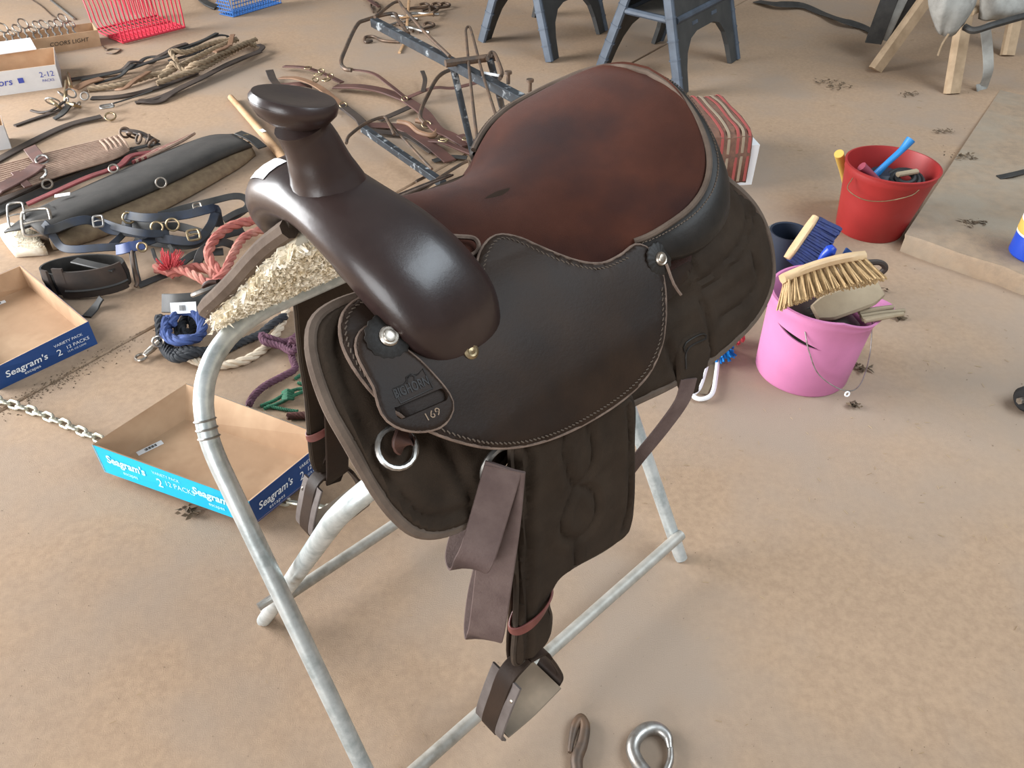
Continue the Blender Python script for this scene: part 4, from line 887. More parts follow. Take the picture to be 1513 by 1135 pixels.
# ================================================================== brush and scoop under the saddle skirt, blanket behind
root = thing('hoof_scoop', G(1045, 575), 'white plastic scoop lying under the rear of the saddle', 'scoop')
mb = MB(); o_ = [G(u, v, .012) for u, v in ((1052, 500), (1044, 540), (1034, 572), (1024, 584), (1036, 590), (1052, 582), (1058, 555), (1062, 515), (1062, 495))]; tube(mb, o_, .006, 8, 5); mb.build('rim', M['paper'], root)
mb = MB(); mb.add([G(u, v, .006) for u, v in ((1053, 500), (1036, 572), (1030, 582), (1045, 582), (1055, 560), (1060, 505))], [tuple(range(6))[::-1]]); mb.build('pan', M['dusty_wood'], root, smooth=0)
for nm, lab, cx_, cy_, rr_, mm in (('yarn_mop', 'bright blue yarn tuft lying on the white scoop', 1063, 516, .045, 'yarn_blue'), ('yarn_mop', 'small red yarn tuft beside the blue yarn tuft', 1087, 496, .026, 'fray')):
    if mm not in M: M[mm] = mat(mm, (.0, .19, .55), .9, c2=(.0, .13, .42), ns=60)
    c = G(cx_, cy_, .03); rn = random.Random(int(rr_*1000)); mb = MB()
    for i in range(170):
        a, b = rn.uniform(0, 6.28), rn.uniform(-.2, 1.4); d = np.array([math.cos(a)*math.cos(b), math.sin(a)*math.cos(b), math.sin(b)*.7]); tube(mb, [c, c+d*rr_*.6, c+d*rr_*rn.uniform(.85, 1.1)-Z*.012], .0032, 4, 2)
    mb.build(nm, M[mm], label=lab, cat='yarn', smooth=0)
bc = G(1092, 292); root = thing('white_box', bc, 'white cardboard box on the floor behind the cantle', 'box')
tp = G(1123, 214, .16); dx = unit(G(1101, 190, .16)-tp); dn = np.array([dx[1], -dx[0], 0]); dn = dn if dn[1] < 0 else -dn
mb = MB(); w0 = tp; qs = [w0, w0+dx*.42, w0+dx*.42+dn*.30-dx*0, w0+dn*.30]; lo_ = [np.array([*p[:2], 0]) for p in qs]
mb.add(qs+lo_, [(0, 1, 2, 3), (4, 7, 6, 5)]+[(i, 4+i, 4+(i+1) % 4, (i+1) % 4) for i in range(4)]); mb.build('box_body', M['paper'], root, smooth=0)
root = thing('saddle_blanket', bc+Z*.16, 'folded brown wool blanket with red and cream stripes on the white box', 'blanket')
fx0 = w0+dx*.40+dn*.04; vs = []; nn_ = 14
prof_b = [(.0, .012), (.02, .04), (.06, .05), (.16, .054), (.28, .052), (.37, .048), (.405, .03), (.418, -.03), (.425, -.14)]
bz = lambda y, f: .004+.003*math.sin(f*60+y*30)
for i in range(nn_):
    f = .25*i/(nn_-1)
    for (y, z) in prof_b: vs.append(fx0-dx*y+dn*f+Z*(z+bz(y, f)))
mb = MB(); mp = len(prof_b); mb.add(vs, [(i*mp+j, i*mp+j+1, (i+1)*mp+j+1, (i+1)*mp+j) for i in range(nn_-1) for j in range(mp-1)]); bl = mb.build('cloth', M['plaid'], root)
m_s = bl.modifiers.new('thick', 'SOLIDIFY'); m_s.thickness = .014; m_s.offset = 0
for k, (f0, mm) in enumerate(((.01, 'plaid_red'), (.035, 'plaid_cream'), (.055, 'plaid_red'), (.09, 'plaid_cream'), (.115, 'plaid_red'))):
    mb = MB(); P = cr([fx0-dx*y+dn*f0+Z*(z+bz(y, f0)+.0075) for y, z in prof_b], 4)-dx*0; P = P-np.outer(np.linspace(0, 1, len(P))**6, dx)*.009; ribbon(mb, P, .011, .003, up=np.array([np.cross(dn, t_) if np.cross(dn, t_)[2] > -.5 else -np.cross(dn, t_) for t_ in frames(P)[0]]), smooth=False); mb.build('stripe', M[mm], bl)
# ================================================================== plastic sawhorses
def sawhorse(label, f1, f2, f3, shelf):
    """f1-f2: feet of the right hand panel; f3: near foot of the other panel"""
    A, B, C = G(*f1), G(*f2), G(*f3); D = B-A; L = np.linalg.norm(D); d = D/L; H = .80
    root = thing('plastic_sawhorse', (A+B+C+C+D)/4, label, 'sawhorse', 'plastic sawhorses')
    mid = (A+C)/2; tops = []
    for P in (A, C):
        apex = mid+Z*H; up = apex-P; up = up-d*(up@d); hl = np.linalg.norm(up); up /= hl; n = np.cross(d, up)
        prof = [(0, 0), (.085, 0), (.10, .10), (.125, .17), (.18, .225), (.25, .245), (L-.25, .245), (L-.18, .225), (L-.125, .17), (L-.10, .10), (L-.085, 0), (L, 0), (L-.045, hl), (.045, hl)]
        mb = MB(); prism(mb, prof, d, up, P-n*.012, .024); pn = mb.build('leg_panel', M['sawgrey'], root, smooth=0)
        for x0, x1 in ((.0, .045), (L, L-.045)):
            mb = MB(); p0 = P+d*x0; p1 = P+d*x1+up*hl; bar(mb, p0+Z*.002, p1, .026, .05, up=n); mb.build('leg_rib', M['sawrib'], pn)
            for q in (.1, .2, .3, .42):
                mb = MB(); c = p0+(p1-p0)*q; bar(mb, c-up*.004, c+up*.004, .030, .056, up=n); mb.build('rib_notch', M['sawrib'], pn)
        mb = MB(); bar(mb, P+d*.05+up*.33+n*.0, P+d*(L-.05)+up*.33, .05, .03, up=up); mb.build('cross_rail', M['sawrib'], pn)
        for q in (.3, .62):
            mb = MB(); c = P+d*L*q+up*.285; bar(mb, c, c+d*.06, .03, .028, up=n); mb.build('rail_clip', M['sawrib'], pn)
    mb = MB(); bar(mb, mid+Z*H-d*0, mid+D+Z*H, .07, .05); mb.build('top_rail', M['sawgrey'], root)
    if shelf:
        zz = .31; k = 1-zz/H; a, c = mid+(A-mid)*k+Z*zz, mid+(C-mid)*k+Z*zz
        v = [a+d*.04, a+d*(L-.04), c+d*(L-.04), c+d*.04]; gx, gy = (0, .36, .54, 1), (0, .2, .42, 1); mb = MB()
        top = [v[0]+(v[1]-v[0])*x+(v[3]-v[0])*y for y in gy for x in gx]; fs = [(j*4+i, j*4+i+1, j*4+i+5, j*4+i+4) for j in range(3) for i in range(3) if (i, j) != (1, 1)]
        fs += [tuple(16+q for q in f[::-1]) for f in fs]+[(5, 6, 22, 21), (6, 10, 26, 22), (10, 9, 25, 26), (9, 5, 21, 25), (0, 16, 19, 3), (3, 19, 31, 15), (15, 31, 28, 12), (12, 28, 16, 0)]
        mb.add(top+[p_-Z*.012 for p_ in top], fs); sh = mb.build('shelf', M['shelf'], root, smooth=0)
        for p, q in ((v[0], v[3]), (v[0], v[1]), (v[1], v[2])):
            mb = MB(); bar(mb, p+Z*.004, q+Z*.004, .03, .03); mb.build('shelf_rim', M['sawrib'], sh)
M['shelf'] = mat('dusty_grey_shelf', (.22, .20, .17), .8, c2=(.15, .14, .125), ns=8)
sawhorse('dark grey plastic sawhorse with a dusty fold-out shelf behind the saddle', (1003, 143), (1087, 88), (884, 108), True)
sawhorse('dark grey plastic sawhorse without a shelf beside the black rack', (812, 92), (893, 46), (712, 62), False)
# ================================================================== wooden sawhorse with stiff canvas
root = thing('wooden_sawhorse', G(1420, 90), 'weathered lumber sawhorse draped with stiff grey canvas', 'sawhorse')
apx = G(1425, 110)+np.array([.12, .30, .78])
def post(u, v, top): mb = MB(); p = G(u, v); bar(mb, p, top, .085, .045, up=(.3, -1, .2)); mb.build('leg', M['lumber'], root)
apL = PY(1368, 0, G(1292, 106)[1]+.16); tdir = unit(apL-G(1292, 106)); post(1292, 106, G(1292, 106)+tdir*.85)
apR = PY(1424, 30, G(1406, 138)[1]+.10); t2 = unit(apR-G(1406, 138)); post(1406, 138, G(1406, 138)+t2*.78)
ap3 = PY(1505, 0, G(1488, 82)[1]+.10); t3 = unit(ap3-G(1488, 82)); post(1488, 82, G(1488, 82)+t3*.78)
topA, topB, topC = G(1292, 106)+tdir*.80, G(1406, 138)+t2*.74, G(1488, 82)+t3*.74
mb = MB(); bar(mb, topA-unit(topC-topA)*.1, topC+unit(topC-topA)*.8, .09, .09); mb.build('top_beam', M['lumber'], root)
mb = MB(); bar(mb, G(1406, 138)+t2*.36, G(1488, 82)+t3*.36, .08, .035); mb.build('brace', M['lumber'], root)
def sheet(name, lab, rows, m, cat, grp=None, th=.006, wav=.012):
    R = [cr(r, 6) for r in rows]; n = len(R[0]); C_ = np.array([cr([R[i][j] for i in range(len(R))], 5) for j in range(n)])
    k = C_.shape[1]; vs = []
    for j in range(n):
        for i in range(k): vs.append(C_[j][i]+np.array([0, 1, .3])*wav*math.sin(j*.9+i*.35))
    mb = MB(); mb.add(vs, [(j*k+i, (j+1)*k+i, (j+1)*k+i+1, j*k+i+1) for j in range(n-1) for i in range(k-1)]); o = mb.build(name, M[m], label=lab, cat=cat, group=grp, smooth=60)
    md = o.modifiers.new('thick', 'SOLIDIFY'); md.thickness = th; return o
yS = G(1406, 138)[1]+.05
sheet('canvas_sheet', 'pale grey stiff canvas flap hanging in a point from the wooden sawhorse', [[PY(1372, -40, yS-.02), PY(1405, -44, yS-.05), PY(1446, -40, yS-.02)], [PY(1374, 8, yS-.06), PY(1404, 8, yS-.12), PY(1440, 6, yS-.06)], [PY(1385, 44, yS-.05), PY(1397, 54, yS-.08), PY(1424, 38, yS-.05)]], 'hide', 'canvas')
sheet('canvas_sheet', 'rolled grey canvas hanging beside the pointed canvas flap', [[PY(1448, -40, yS+.10), PY(1485, -40, yS+.05), PY(1530, -40, yS+.10)], [PY(1450, 8, yS+.05), PY(1482, 12, yS-.03), PY(1525, 8, yS+.05)], [PY(1446, 26, yS+.07), PY(1478, 30, yS+.01), PY(1520, 18, yS+.07)]], 'hide', 'canvas')
yD = G(1292, 106)[1]+.22
for i, (u0, u1, ub, vb) in enumerate(((1302, 1322, 1290, 64), (1320, 1338, 1300, 58), (1334, 1352, 1312, 52), (1348, 1364, 1326, 46))):
    mb = MB(); ribbon(mb, [PY(u1+8, -40, yD+.04*i), PY((u1+ub)/2+4, 10, yD-.03+.04*i), PY(ub, vb, yD-.02+.04*i)], .085, .010, up=(-.2, -1, .15)); mb.build('leather_flap', M['hide' if i % 2 else 'blackstrap'], label='long pale grey stiff leather flap hanging on the wooden sawhorse' if i % 2 else 'long black stiff leather flap hanging on the wooden sawhorse', cat='leather flap', group='flaps on the wooden sawhorse')
mb = MB(); ribbon(mb, [PY(1455, 36, yS), PY(1459, 70, yS), PY(1460, 105, yS-.02), G(1452, 128, .01), G(1442, 133, .006)], .05, .004, up=(0, -1, .3)); mb.build('canvas_strap', M['hide'], label='grey strap hanging to the floor from the rolled canvas', cat='strap')
mb = MB(); tube(mb, [PY(1425, 40, yS-.06), PY(1440, 45, yS-.1), PY(1470, 36, yS-.1), PY(1520, 22, yS-.05)], .016, 8, 6); mb.build('leather_roll', M['blackstrap'], label='dark twisted leather roll across the wooden sawhorse', cat='leather')
mb = MB(); tube(mb, [PY(1402, 50, yS-.12), PY(1392, 66, yS-.12), PY(1386, 82, yS-.12)], .005, 6, 5); mb.build('thong', M['rope_tan'], label='thin pale thong hanging from the pointed canvas flap', cat='thong')
mb = MB(); ribbon(mb, [G(u, v, z) for u, v, z in ((1118, 2, .01), (1150, 6, .03), (1185, 8, .02), (1215, 20, .012), (1245, 30, .03), (1275, 40, .012), (1298, 52, .01))], .07, .005, up=(.1, -.25, 1)); mb.build('leather_strap', M['blackstrap'], label='wide dark strap lying on the floor between the sawhorses', cat='strap')
# ================================================================== red and blue forks
root = thing('stall_fork', G(210, 55), 'bright red plastic basket fork head standing on the floor', 'fork')
a, b = G(181, 63, .012), G(273, 40, .012); c = G(141, 44, .012); w_ = c-a; n = 17
for i in range(n):
    f = i/(n-1); p = a+(b-a)*f; q = p+w_; tp_ = q+Z*(.36)+unit(w_)*.10-(b-a)*0
    mb = MB(); tube(mb, [p, p+w_*.5-Z*.004, q+Z*.01, q+Z*.12+unit(w_)*.03, tp_], .0042, 6, 6); mb.build('tine', M['redfork'], root)
    mb = MB(); tube(mb, [p, p+Z*.10-unit(w_)*.01, p+Z*.22-unit(w_)*.015], .0042, 6, 3); mb.build('front_tine', M['redfork'], root)
for off_ in (0, .5, 1.0):
    mb = MB(); bar(mb, a+w_*off_, b+w_*off_, .014, .010); mb.build('cross_bar', M['redfork'], root)
mb = MB(); zz = []
for i in range(2*n): zz.append(a+(b-a)*i/(2*n-1)+w_*(.1 if i % 2 else .42)+Z*.004)
tube(mb, zz, .004, 5, 1, smooth=False); mb.build('zigzag_rib', M['redfork'], root)
root = thing('blue_basket', G(370, 12), 'blue plastic lattice basket at the far end of the floor', 'basket')
a, b = G(345, 25, .004), G(416, 4, .004); e = unit(np.array([-(b-a)[1], (b-a)[0], 0])); L = np.linalg.norm(b-a); d = unit(b-a); b = a+d*max(L, .32); L = np.linalg.norm(b-a)
for org, ex, ey, wx, wy in ((a, d, Z+e*-.15, L, .22), (a, e, Z-d*.12, .13, .22), (a, d, e, L, .13)):
    ey = unit(ey)
    for i in range(int(wx/.022)+1):
        mb = MB(); p = org+ex*min(i*.022, wx); bar(mb, p, p+ey*wy, .005, .005, up=np.cross(ex, ey)); mb.build('lattice_bar', M['bluefork'], root, smooth=0)
    for i in range(int(wy/.022)+1):
        mb = MB(); p = org+ey*min(i*.022, wy); bar(mb, p, p+ex*wx, .005, .005, up=np.cross(ex, ey)); mb.build('lattice_bar', M['bluefork'], root, smooth=0)
mb = MB(); ribbon(mb, [G(u, v, z) for u, v, z in ((286, -12, .012), (296, -3, .02), (304, 4, .024), (312, 8, .02), (320, 11, .012))], .05, .012, up=(.2, -.4, 1)); mb.build('tack_strap', M['blackstrap'], label='black leather strap lying against the blue basket', cat='strap')
# ================================================================== long tools and lines at the back
root = thing('steel_rod', G(70, 10), 'thin steel rod lying behind the brown carton', 'rod')
mb = MB(); tube(mb, [G(70, -4, .008), G(110, 28, .008)], .007, 8, 3); mb.build('rod', M['steel'], root)
mb = MB(); tube(mb, [G(38, -6, .004), G(60, 8, .004), G(78, 24, .004), G(95, 32, .004)], .004, 6, 5); mb.build('wire', M['rod'], label='thin dark wire beside the steel rod', cat='wire')
mb = MB(); tube(mb, [G(u, v, .005) for u, v in ((152, 68), (157, 74), (166, 72), (178, 73), (170, 79), (157, 78))], .004, 6, 5); mb.build('wire', M['rod'], label='bent dark wire lying against the red fork', cat='wire')
for lab, pts, rad, mm in (('long pale wooden tool handle lying beside the saddle horn', [(341, 144), (380, 188), (418, 234), (440, 262)], [.014, .0165, .0175, .017], 'wood'),):
    root = thing('tool_handle', G(380, 190), lab, 'tool handle'); mb = MB(); vtube(mb, [G(u, v, .018) for u, v in pts], rad, 14); mb.build('handle', M[mm], root)
    mb = MB(); p = G(388, 193, .037); box(mb, p, (.035, .018, .0015), -.9); mb.build('paper_tag', M['paper'], root, smooth=0)
root = thing('wooden_mallet', G(422, 200), 'worn wooden mallet beside the pale tool handle', 'mallet')
mb = MB(); vtube(mb, [G(398, 172, .026), G(410, 180, .026), G(424, 188, .026)], [.022, .025, .022], 12); mb.build('head', M['tan_strap'], root)
mb = MB(); vtube(mb, [G(413, 184, .024), G(436, 208, .020), G(455, 230, .015)], [.012, .014, .013], 10); mb.build('handle', M['wood'], root)
# ================================================================== black steel saddle rack
root = thing('tack_rack', G(680, 230), 'black painted steel saddle rack with bent rod arms behind the saddle', 'rack')
HB = .46
def rod(pts, r=.0055, m='rod', nm='rod_arm'): mb = MB(); tube(mb, pts, r, 8, 6); mb.build(nm, M[m], root)
mb = MB(); bar(mb, G(553, 33, HB), G(790, 158, HB), .032, .032, bev=.002); mb.build('upper_beam', M['paint'], root)
mb = MB(); bar(mb, G(537, 190, .05), G(655, 272, .05), .028, .028, bev=.002); mb.build('lower_beam', M['paint'], root)
mb = MB(); tube(mb, [G(668, 92, HB), G(707, 264, .0)], .0125, 12, 3); mb.build('post', M['paint'], root)
mb = MB(); tube(mb, [G(724, 88, HB+.02), G(735, 130, HB-.1), G(748, 186, .0)], .0125, 12, 3); mb.build('post', M['paint'], root)
mb = MB(); bar(mb, G(658, 94, HB+.02), G(733, 84, HB+.02), .024, .024); mb.build('cross_tube', M['rod'], root)
cvt = lambda L, z: [G(350+x*.2644, y*.2643, z) for x, y in L]
rod(cvt([(640, 392), (605, 385), (582, 352), (600, 290), (668, 145), (720, 112), (870, 75), (905, 115), (960, 190)], HB), .0075)
rod(cvt([(770, 95), (890, 10), (935, 50), (1060, 190), (1190, 315)], HB+.03), .006)
rod(cvt([(1050, 690), (1025, 655), (1035, 600), (1060, 545), (1110, 450), (1150, 410), (1200, 388), (1300, 350), (1450, 325)], HB-.12), .0075)
rod(cvt([(1370, 960), (1345, 800), (1310, 500), (1283, 220), (1280, 165), (1295, 150), (1312, 180), (1370, 400), (1420, 560), (1475, 730)], HB+.02)[::1], .005, 'rod')
rod(cvt([(1400, 330), (1420, 295), (1445, 310), (1480, 400), (1470, 440)], HB+.03), .007)
rod(cvt([(612, 800), (618, 775), (640, 748), (720, 690), (820, 655), (850, 690), (880, 752)], .14), .0065)
rod(cvt([(830, 660), (900, 740), (1000, 850), (1090, 945)], .13), .005)
rod(cvt([(1000, 1100), (1090, 1025), (1200, 950), (1290, 902), (1305, 940), (1320, 975)], .10), .006)
rod(cvt([(1000, 1015), (1060, 985)], .02), .006)
mb = MB(); p = G(728, 110, HB+.018); box(mb, p, (.075, .02, .0015), -.48); mb.build('paper_tag', M['paper'], root, smooth=0)
for u, v in ((741, 120), (773, 132)):
    mb = MB(); lathe(mb, G(u+10, v+4, HB+.012), [(0, 0), (.006, 0), (.006, .03), (.012, .032), (.012, .04), (0, .04)], 10); mb.build('thumb_screw', M['rod'], root)
# ================================================================== burgundy harness behind the horn
PILE_ON = True
def strap(name, label, pts, wd, th, m, z=.008, cat='strap', grp=None, par=None, up=(0, 0, 1), lay=True):
    P = cr([G(p[0], p[1], p[2] if len(p) > 2 else z) for p in pts], 8); mb = MB()
    if lay: P = settle(P, wd/2, th/2, pile_owner(par) if par else '')
    ribbon(mb, P, wd, th, up=up, smooth=False); return mb.build(name, M[m], par, label=label, cat=cat, group=grp)
def buckle(u, v, z, w_, h_, ang, m, par, r=.003, tilt=0):
    c = G(u, v, z); ex = np.array([math.cos(ang), math.sin(ang), 0]); ey = np.array([-math.sin(ang)*math.cos(tilt), math.cos(ang)*math.cos(tilt), math.sin(tilt)])
    mb = MB(); sweep(mb, cr([c+ex*x*w_/2+ey*y*h_/2 for x, y in ((-1, -.6), (-.7, -1), (.7, -1), (1, -.6), (1, .6), (.7, 1), (-.7, 1), (-1, .6))], 3, True), circ(r, 7), True); o = mb.build('buckle', M[m], par)
    mb = MB(); tube(mb, [c-ex*w_*.5, c+Z*.003, c+ex*w_*.5], r*.7, 6, 3); mb.build('prong', M[m], o); return o
def oring(u, v, z, R_, m, par, r=.003, ax=(.2, -.5, 1), nm='ring'): return ring(G(u, v, z), R_, r, ax, nm, M[m], par)
hr = thing('driving_harness', G(560, 160), 'burgundy leather driving harness straps with buckles spread around the black rack', 'harness')
for nm, pts, wd, th, m in (('breast_strap', [(495, 128, .02), (530, 128, .035), (565, 134, .03), (598, 146, .02)], .055, .008, 'harness'), ('back_strap', [(598, 146, .02), (625, 165, .03), (645, 190, .03), (665, 200, .02), (690, 215, .015)], .055, .008, 'harness'),
        ('hanging_strap', [(515, 102, .03), (550, 108, .07), (575, 125, .06), (600, 145, .025)], .022, .005, 'harness'), ('trace', [(415, 115, .03), (440, 116, .05), (470, 128, .045), (505, 155, .02)], .035, .006, 'tan_strap'), ('trace', [(413, 126, .02), (440, 124, .04), (460, 128, .02)], .045, .006, 'harness'),
        ('trace', [(398, 104, .04), (405, 120, .02), (420, 132, .012), (460, 138, .012), (500, 155, .02), (535, 180, .015)], .04, .006, 'harness_dark'), ('belly_band', [(505, 155, .02), (530, 175, .03), (545, 192, .02), (600, 200, .015), (640, 225, .012)], .04, .006, 'harness_dark'),
        ('belly_band', [(540, 185, .015), (590, 188, .015), (630, 210, .015), (665, 238, .012)], .055, .006, 'harness'), ('hip_strap', [(600, 145, .03), (640, 130, .06), (670, 130, .05), (705, 122, .05)], .03, .005, 'harness'), ('hip_strap', [(560, 178, .012), (590, 165, .02), (612, 155, .02)], .035, .005, 'harness_dark'),
        ('hip_strap', [(625, 135, .06), (628, 118, .05), (624, 105, .06)], .022, .005, 'harness_dark'), ('tug', [(632, 208, .012), (655, 210, .03), (675, 218, .02), (700, 228, .012)], .03, .008, 'harness'), ('tug', [(680, 200, .02), (705, 215, .025), (725, 232, .015), (735, 245, .012)], .04, .008, 'harness'),
        ('tug', [(640, 238, .01), (665, 232, .012), (690, 233, .012)], .03, .006, 'blackstrap'), ('tug', [(420, 98, .02), (450, 100, .035), (480, 110, .03), (505, 122, .02)], .03, .006, 'harness')):
    strap(nm, None, pts, wd, th, m, cat=None, par=hr)
for u, v, z, R_ in ((507, 155, .03, .016), (598, 146, .032, .014), (630, 184, .035, .02), (466, 118, .05, .014), (475, 105, .05, .014), (488, 112, .05, .014)): oring(u, v, z, R_, 'brass', hr)
for u, v, z in ((455, 100, .05), (470, 110, .06), (690, 205, .03), (655, 207, .04), (482, 118, .05), (515, 102, .05)): buckle(u, v, z, .035, .03, u*.1, 'brass', hr, .0028)
mb = MB(); tube(mb, [G(u, v, .022) for u, v in ((588, 180), (605, 184), (620, 196), (640, 200), (644, 190), (632, 182), (615, 178))], .012, 8, 6); mb.build('loop_pad', M['tan_strap'], hr)
mb = MB(); p = G(484, 159, .028); box(mb, p, (.07, .02, .001), -.35); mb.build('paper_tag', M['paper'], hr, smooth=0)
mb = MB(); p = G(722, 221, .035); box(mb, p, (.05, .022, .001), -.5); mb.build('red_tag', M['fray'], hr, smooth=0)
# loose hooks and hame pieces
for i, (u, v, mm) in enumerate(((600, 25, 'steel'), (617, 12, 'rod'), (628, 20, 'steel'), (640, 12, 'rod'), (652, 14, 'rod'), (605, 40, 'rod'), (618, 48, 'steel'), (632, 42, 'rod'), (592, 34, 'steel'), (645, 22, 'rod'))):
    rn = random.Random(i); a = rn.uniform(0, 3.1); c = G(u, v, .010); d = np.array([math.cos(a), math.sin(a), 0]); e = np.array([-d[1], d[0], .15])
    mb = MB(); tube(mb, settle(cr([c-d*.09, c-d*.02+e*.01, c+d*.05, c+d*.085+e*.02, c+d*.07+e*.055, c+d*.03+e*.05], 6), .008, .008, rigid=True), .008, 8, smooth=False); mb.build('hame_hook', M[mm], label='shiny steel hame hook in the metal pile past the rack' if mm == 'steel' else 'rusty dark hame hook in the metal pile past the rack', cat='hook', group='metal hooks piled past the rack')
mb = MB(); tube(mb, [G(u, v, .01) for u, v in ((550, 60), (540, 62), (540, 55), (552, 54), (566, 60), (590, 62))], .008, 8, 6); mb.build('swivel_hook', M['rod'], label='rusty open hook lying under the black rack beam', cat='hook')
mb = MB(); ribbon(mb, [G(u, v, z) for u, v, z in ((540, -5, .01), (552, 5, .03), (560, 10, .02))], .03, .006); mb.build('leather_end', M['harness'], label='burgundy strap end at the far edge of the floor', cat='strap')
mb = MB(); tube(mb, [G(u, v, .01) for u, v in ((552, 18), (548, 8), (556, 4), (562, 12), (556, 20))], .007, 8, 6); mb.build('strap_hook', M['rod'], label='small dark hook beside the burgundy strap end', cat='hook')
for k, (u0, v0, u1, v1) in enumerate(((605, 5, 602, 45), (590, 36, 640, 30), (597, 65, 590, 78))):
    mb = MB(); P = settle([G(u0, v0, .006), G(u1, v1, .006)], .008, .006, rigid=True); bar(mb, P[0], P[-1], .016, .01); mb.build('wooden_peg', M['wood'], label='short pale wooden peg by the metal hooks', cat='peg', group='wooden pegs by the metal hooks')
# ================================================================== bundle of reins
g1 = 'reins and straps in the bundle'
def nrope(name, label, pts, r, m, z=.012, grp=None, strands=3, par=None, cat='rope', pitch=None):
    mb = MB(); P = settle(cr([G(p[0], p[1], p[2] if len(p) > 2 else z) for p in pts], 10), r, r*1.06, pile_owner(par) if par else ''); rope(mb, P, r, strands, pitch, n=1); return mb.build(name, M[m], par, label=label, cat=cat, group=grp)
for lab, pts, wd, m in (
        ('grey leather rein lying flat under the bundle', [(135, 145, .006), (180, 142, .008), (230, 130, .01), (290, 108, .01)], .026, 'harness_dark'),
        ('black leather rein arching along the top of the bundle', [(120, 118, .02), (180, 105, .03), (220, 92, .04), (270, 75, .05), (310, 56, .06), (330, 52, .05), (336, 58, .03), (300, 75, .03), (250, 90, .03)], .018, 'blackstrap'),
        ('black leather rein curling just below the topmost one', [(140, 124, .015), (190, 108, .02), (215, 86, .03), (250, 82, .035), (300, 66, .045), (322, 55, .045)], .016, 'blackstrap'),
        ('brown leather rein on the far side of the bundle', [(100, 118, .01), (150, 110, .015), (200, 100, .02), (240, 88, .02), (280, 78, .02)], .022, 'harness_dark'),
        ('dark brown rein curving round the right end of the bundle', [(200, 152, .006), (240, 142, .01), (290, 118, .02), (340, 95, .03), (378, 78, .03), (388, 70, .035), (382, 66, .04)], .020, 'harness_dark'),
        ('wide dark rein on the near side of the bundle', [(205, 152, .006), (235, 150, .008), (262, 135, .015), (300, 120, .012), (350, 98, .01), (385, 84, .01)], .028, 'harness_dark'),
        ('tan leather strap crossing the braided ropes', [(344, 52, .06), (336, 75, .065), (320, 88, .05)], .018, 'tan_strap'),
        ('tan leather strap curled at the middle of the bundle', [(220, 106, .04), (200, 118, .05), (185, 130, .04), (172, 132, .03)], .018, 'tan_strap'),
        ('short wide tan strap end by the metal snaps', [(110, 132, .02), (130, 122, .03), (150, 116, .03)], .035, 'tan_strap'),
        ('thin brown strap tail running out to the long leather strap', [(22, 186, .005), (50, 176, .006), (85, 164, .01), (110, 152, .02)], .016, 'harness_dark'),
        ('short black strap tail beside the metal snaps', [(80, 176, .008), (92, 168, .02), (102, 155, .03)], .022, 'blackstrap'),
        ('thin curled brown strap tail beside the metal snaps', [(46, 163, .005), (60, 166, .006), (78, 162, .02), (95, 150, .03)], .010, 'harness_dark')):
    if 'crossing the braided' in lab:
        nrope('braided_rein', 'tan braided rope rein folded double on top of the rein bundle', [(262, 92, .03), (255, 85, .035), (275, 78, .05), (320, 62, .05), (350, 58, .045), (335, 64, .05), (300, 80, .05), (265, 98, .045), (235, 115, .03)], .0135, 'rope_tan')
        nrope('braided_rein', 'tan braided rope rein running along the lower side of the bundle', [(378, 58, .03), (340, 78, .04), (300, 100, .045), (262, 112, .04), (232, 124, .025)], .0135, 'rope_tan')
        nrope('braided_rein', 'tan braided rope rein half hidden below the others, with frayed knots', [(378, 66, .02), (335, 88, .03), (295, 107, .03), (240, 108, .02), (180, 125, .02), (130, 132, .015)], .0135, 'rope_tan')
    strap('leather_rein', lab, pts, wd*1.5, .007, m, cat='rein', grp=g1)
sn = thing('snap_cluster', G(95, 145), 'tangle of metal rings and snaps at the end of the rein bundle', 'tack hardware')
for i, (u, v, z, R_) in enumerate(((78, 150, .03, .03), (92, 140, .04, .02), (105, 138, .04, .022), (125, 142, .03, .018), (98, 150, .03, .018), (115, 155, .02, .016))): oring(u, v, z, R_, 'steel', sn, .004, (math.sin(i), math.cos(i), .8))
for u0, v0, u1, v1 in ((98, 120, 96, 152), (100, 152, 118, 158), (75, 148, 90, 160), (105, 128, 100, 108)): mb = MB(); tube(mb, [G(u0, v0, .04), G((u0+u1)/2, (v0+v1)/2, .05), G(u1, v1, .02)], .008, 7, 4); mb.build('snap', M['brass'], sn)
# ================================================================== long strap, girths
ls = strap('leather_strap', 'long dark brown leather strap with a steel buckle at its end', [(-20, 246, .006), (40, 213, .008), (100, 185, .01), (150, 172, .014)], .045, .006, 'harness_dark')
buckle(158, 157, .03, .055, .04, .5, 'steel', ls, .005); oring(163, 172, .02, .022, 'brass', ls, .004)
strap('leather_strap', 'thin dark strap running from the buckle to the rein bundle', [(160, 155, .015), (190, 146, .012), (225, 134, .02)], .012, .004, 'blackstrap')
for q, (lab, pts, wd, m) in enumerate((('dark brown leather girth half hidden under the mohair girth', [(-20, 305, .008), (60, 268, .010), (130, 242, .010), (200, 222, .008)], .07, 'harness_dark'), ('black leather girth lying behind the red strap', [(-15, 318, .008), (60, 285, .008), (150, 250, .008), (200, 235, .008)], .06, 'blackstrap'))):
    strap('leather_girth', lab, pts, wd, .01, m, cat='girth')
mc = thing('mohair_girth', G(120, 225), 'tan corded mohair girth with leather end tabs on the floor', 'girth')
A0, A1 = [(-10, 248), (90, 222), (160, 205), (178, 200)], [(-10, 292), (90, 258), (165, 235), (190, 222)]
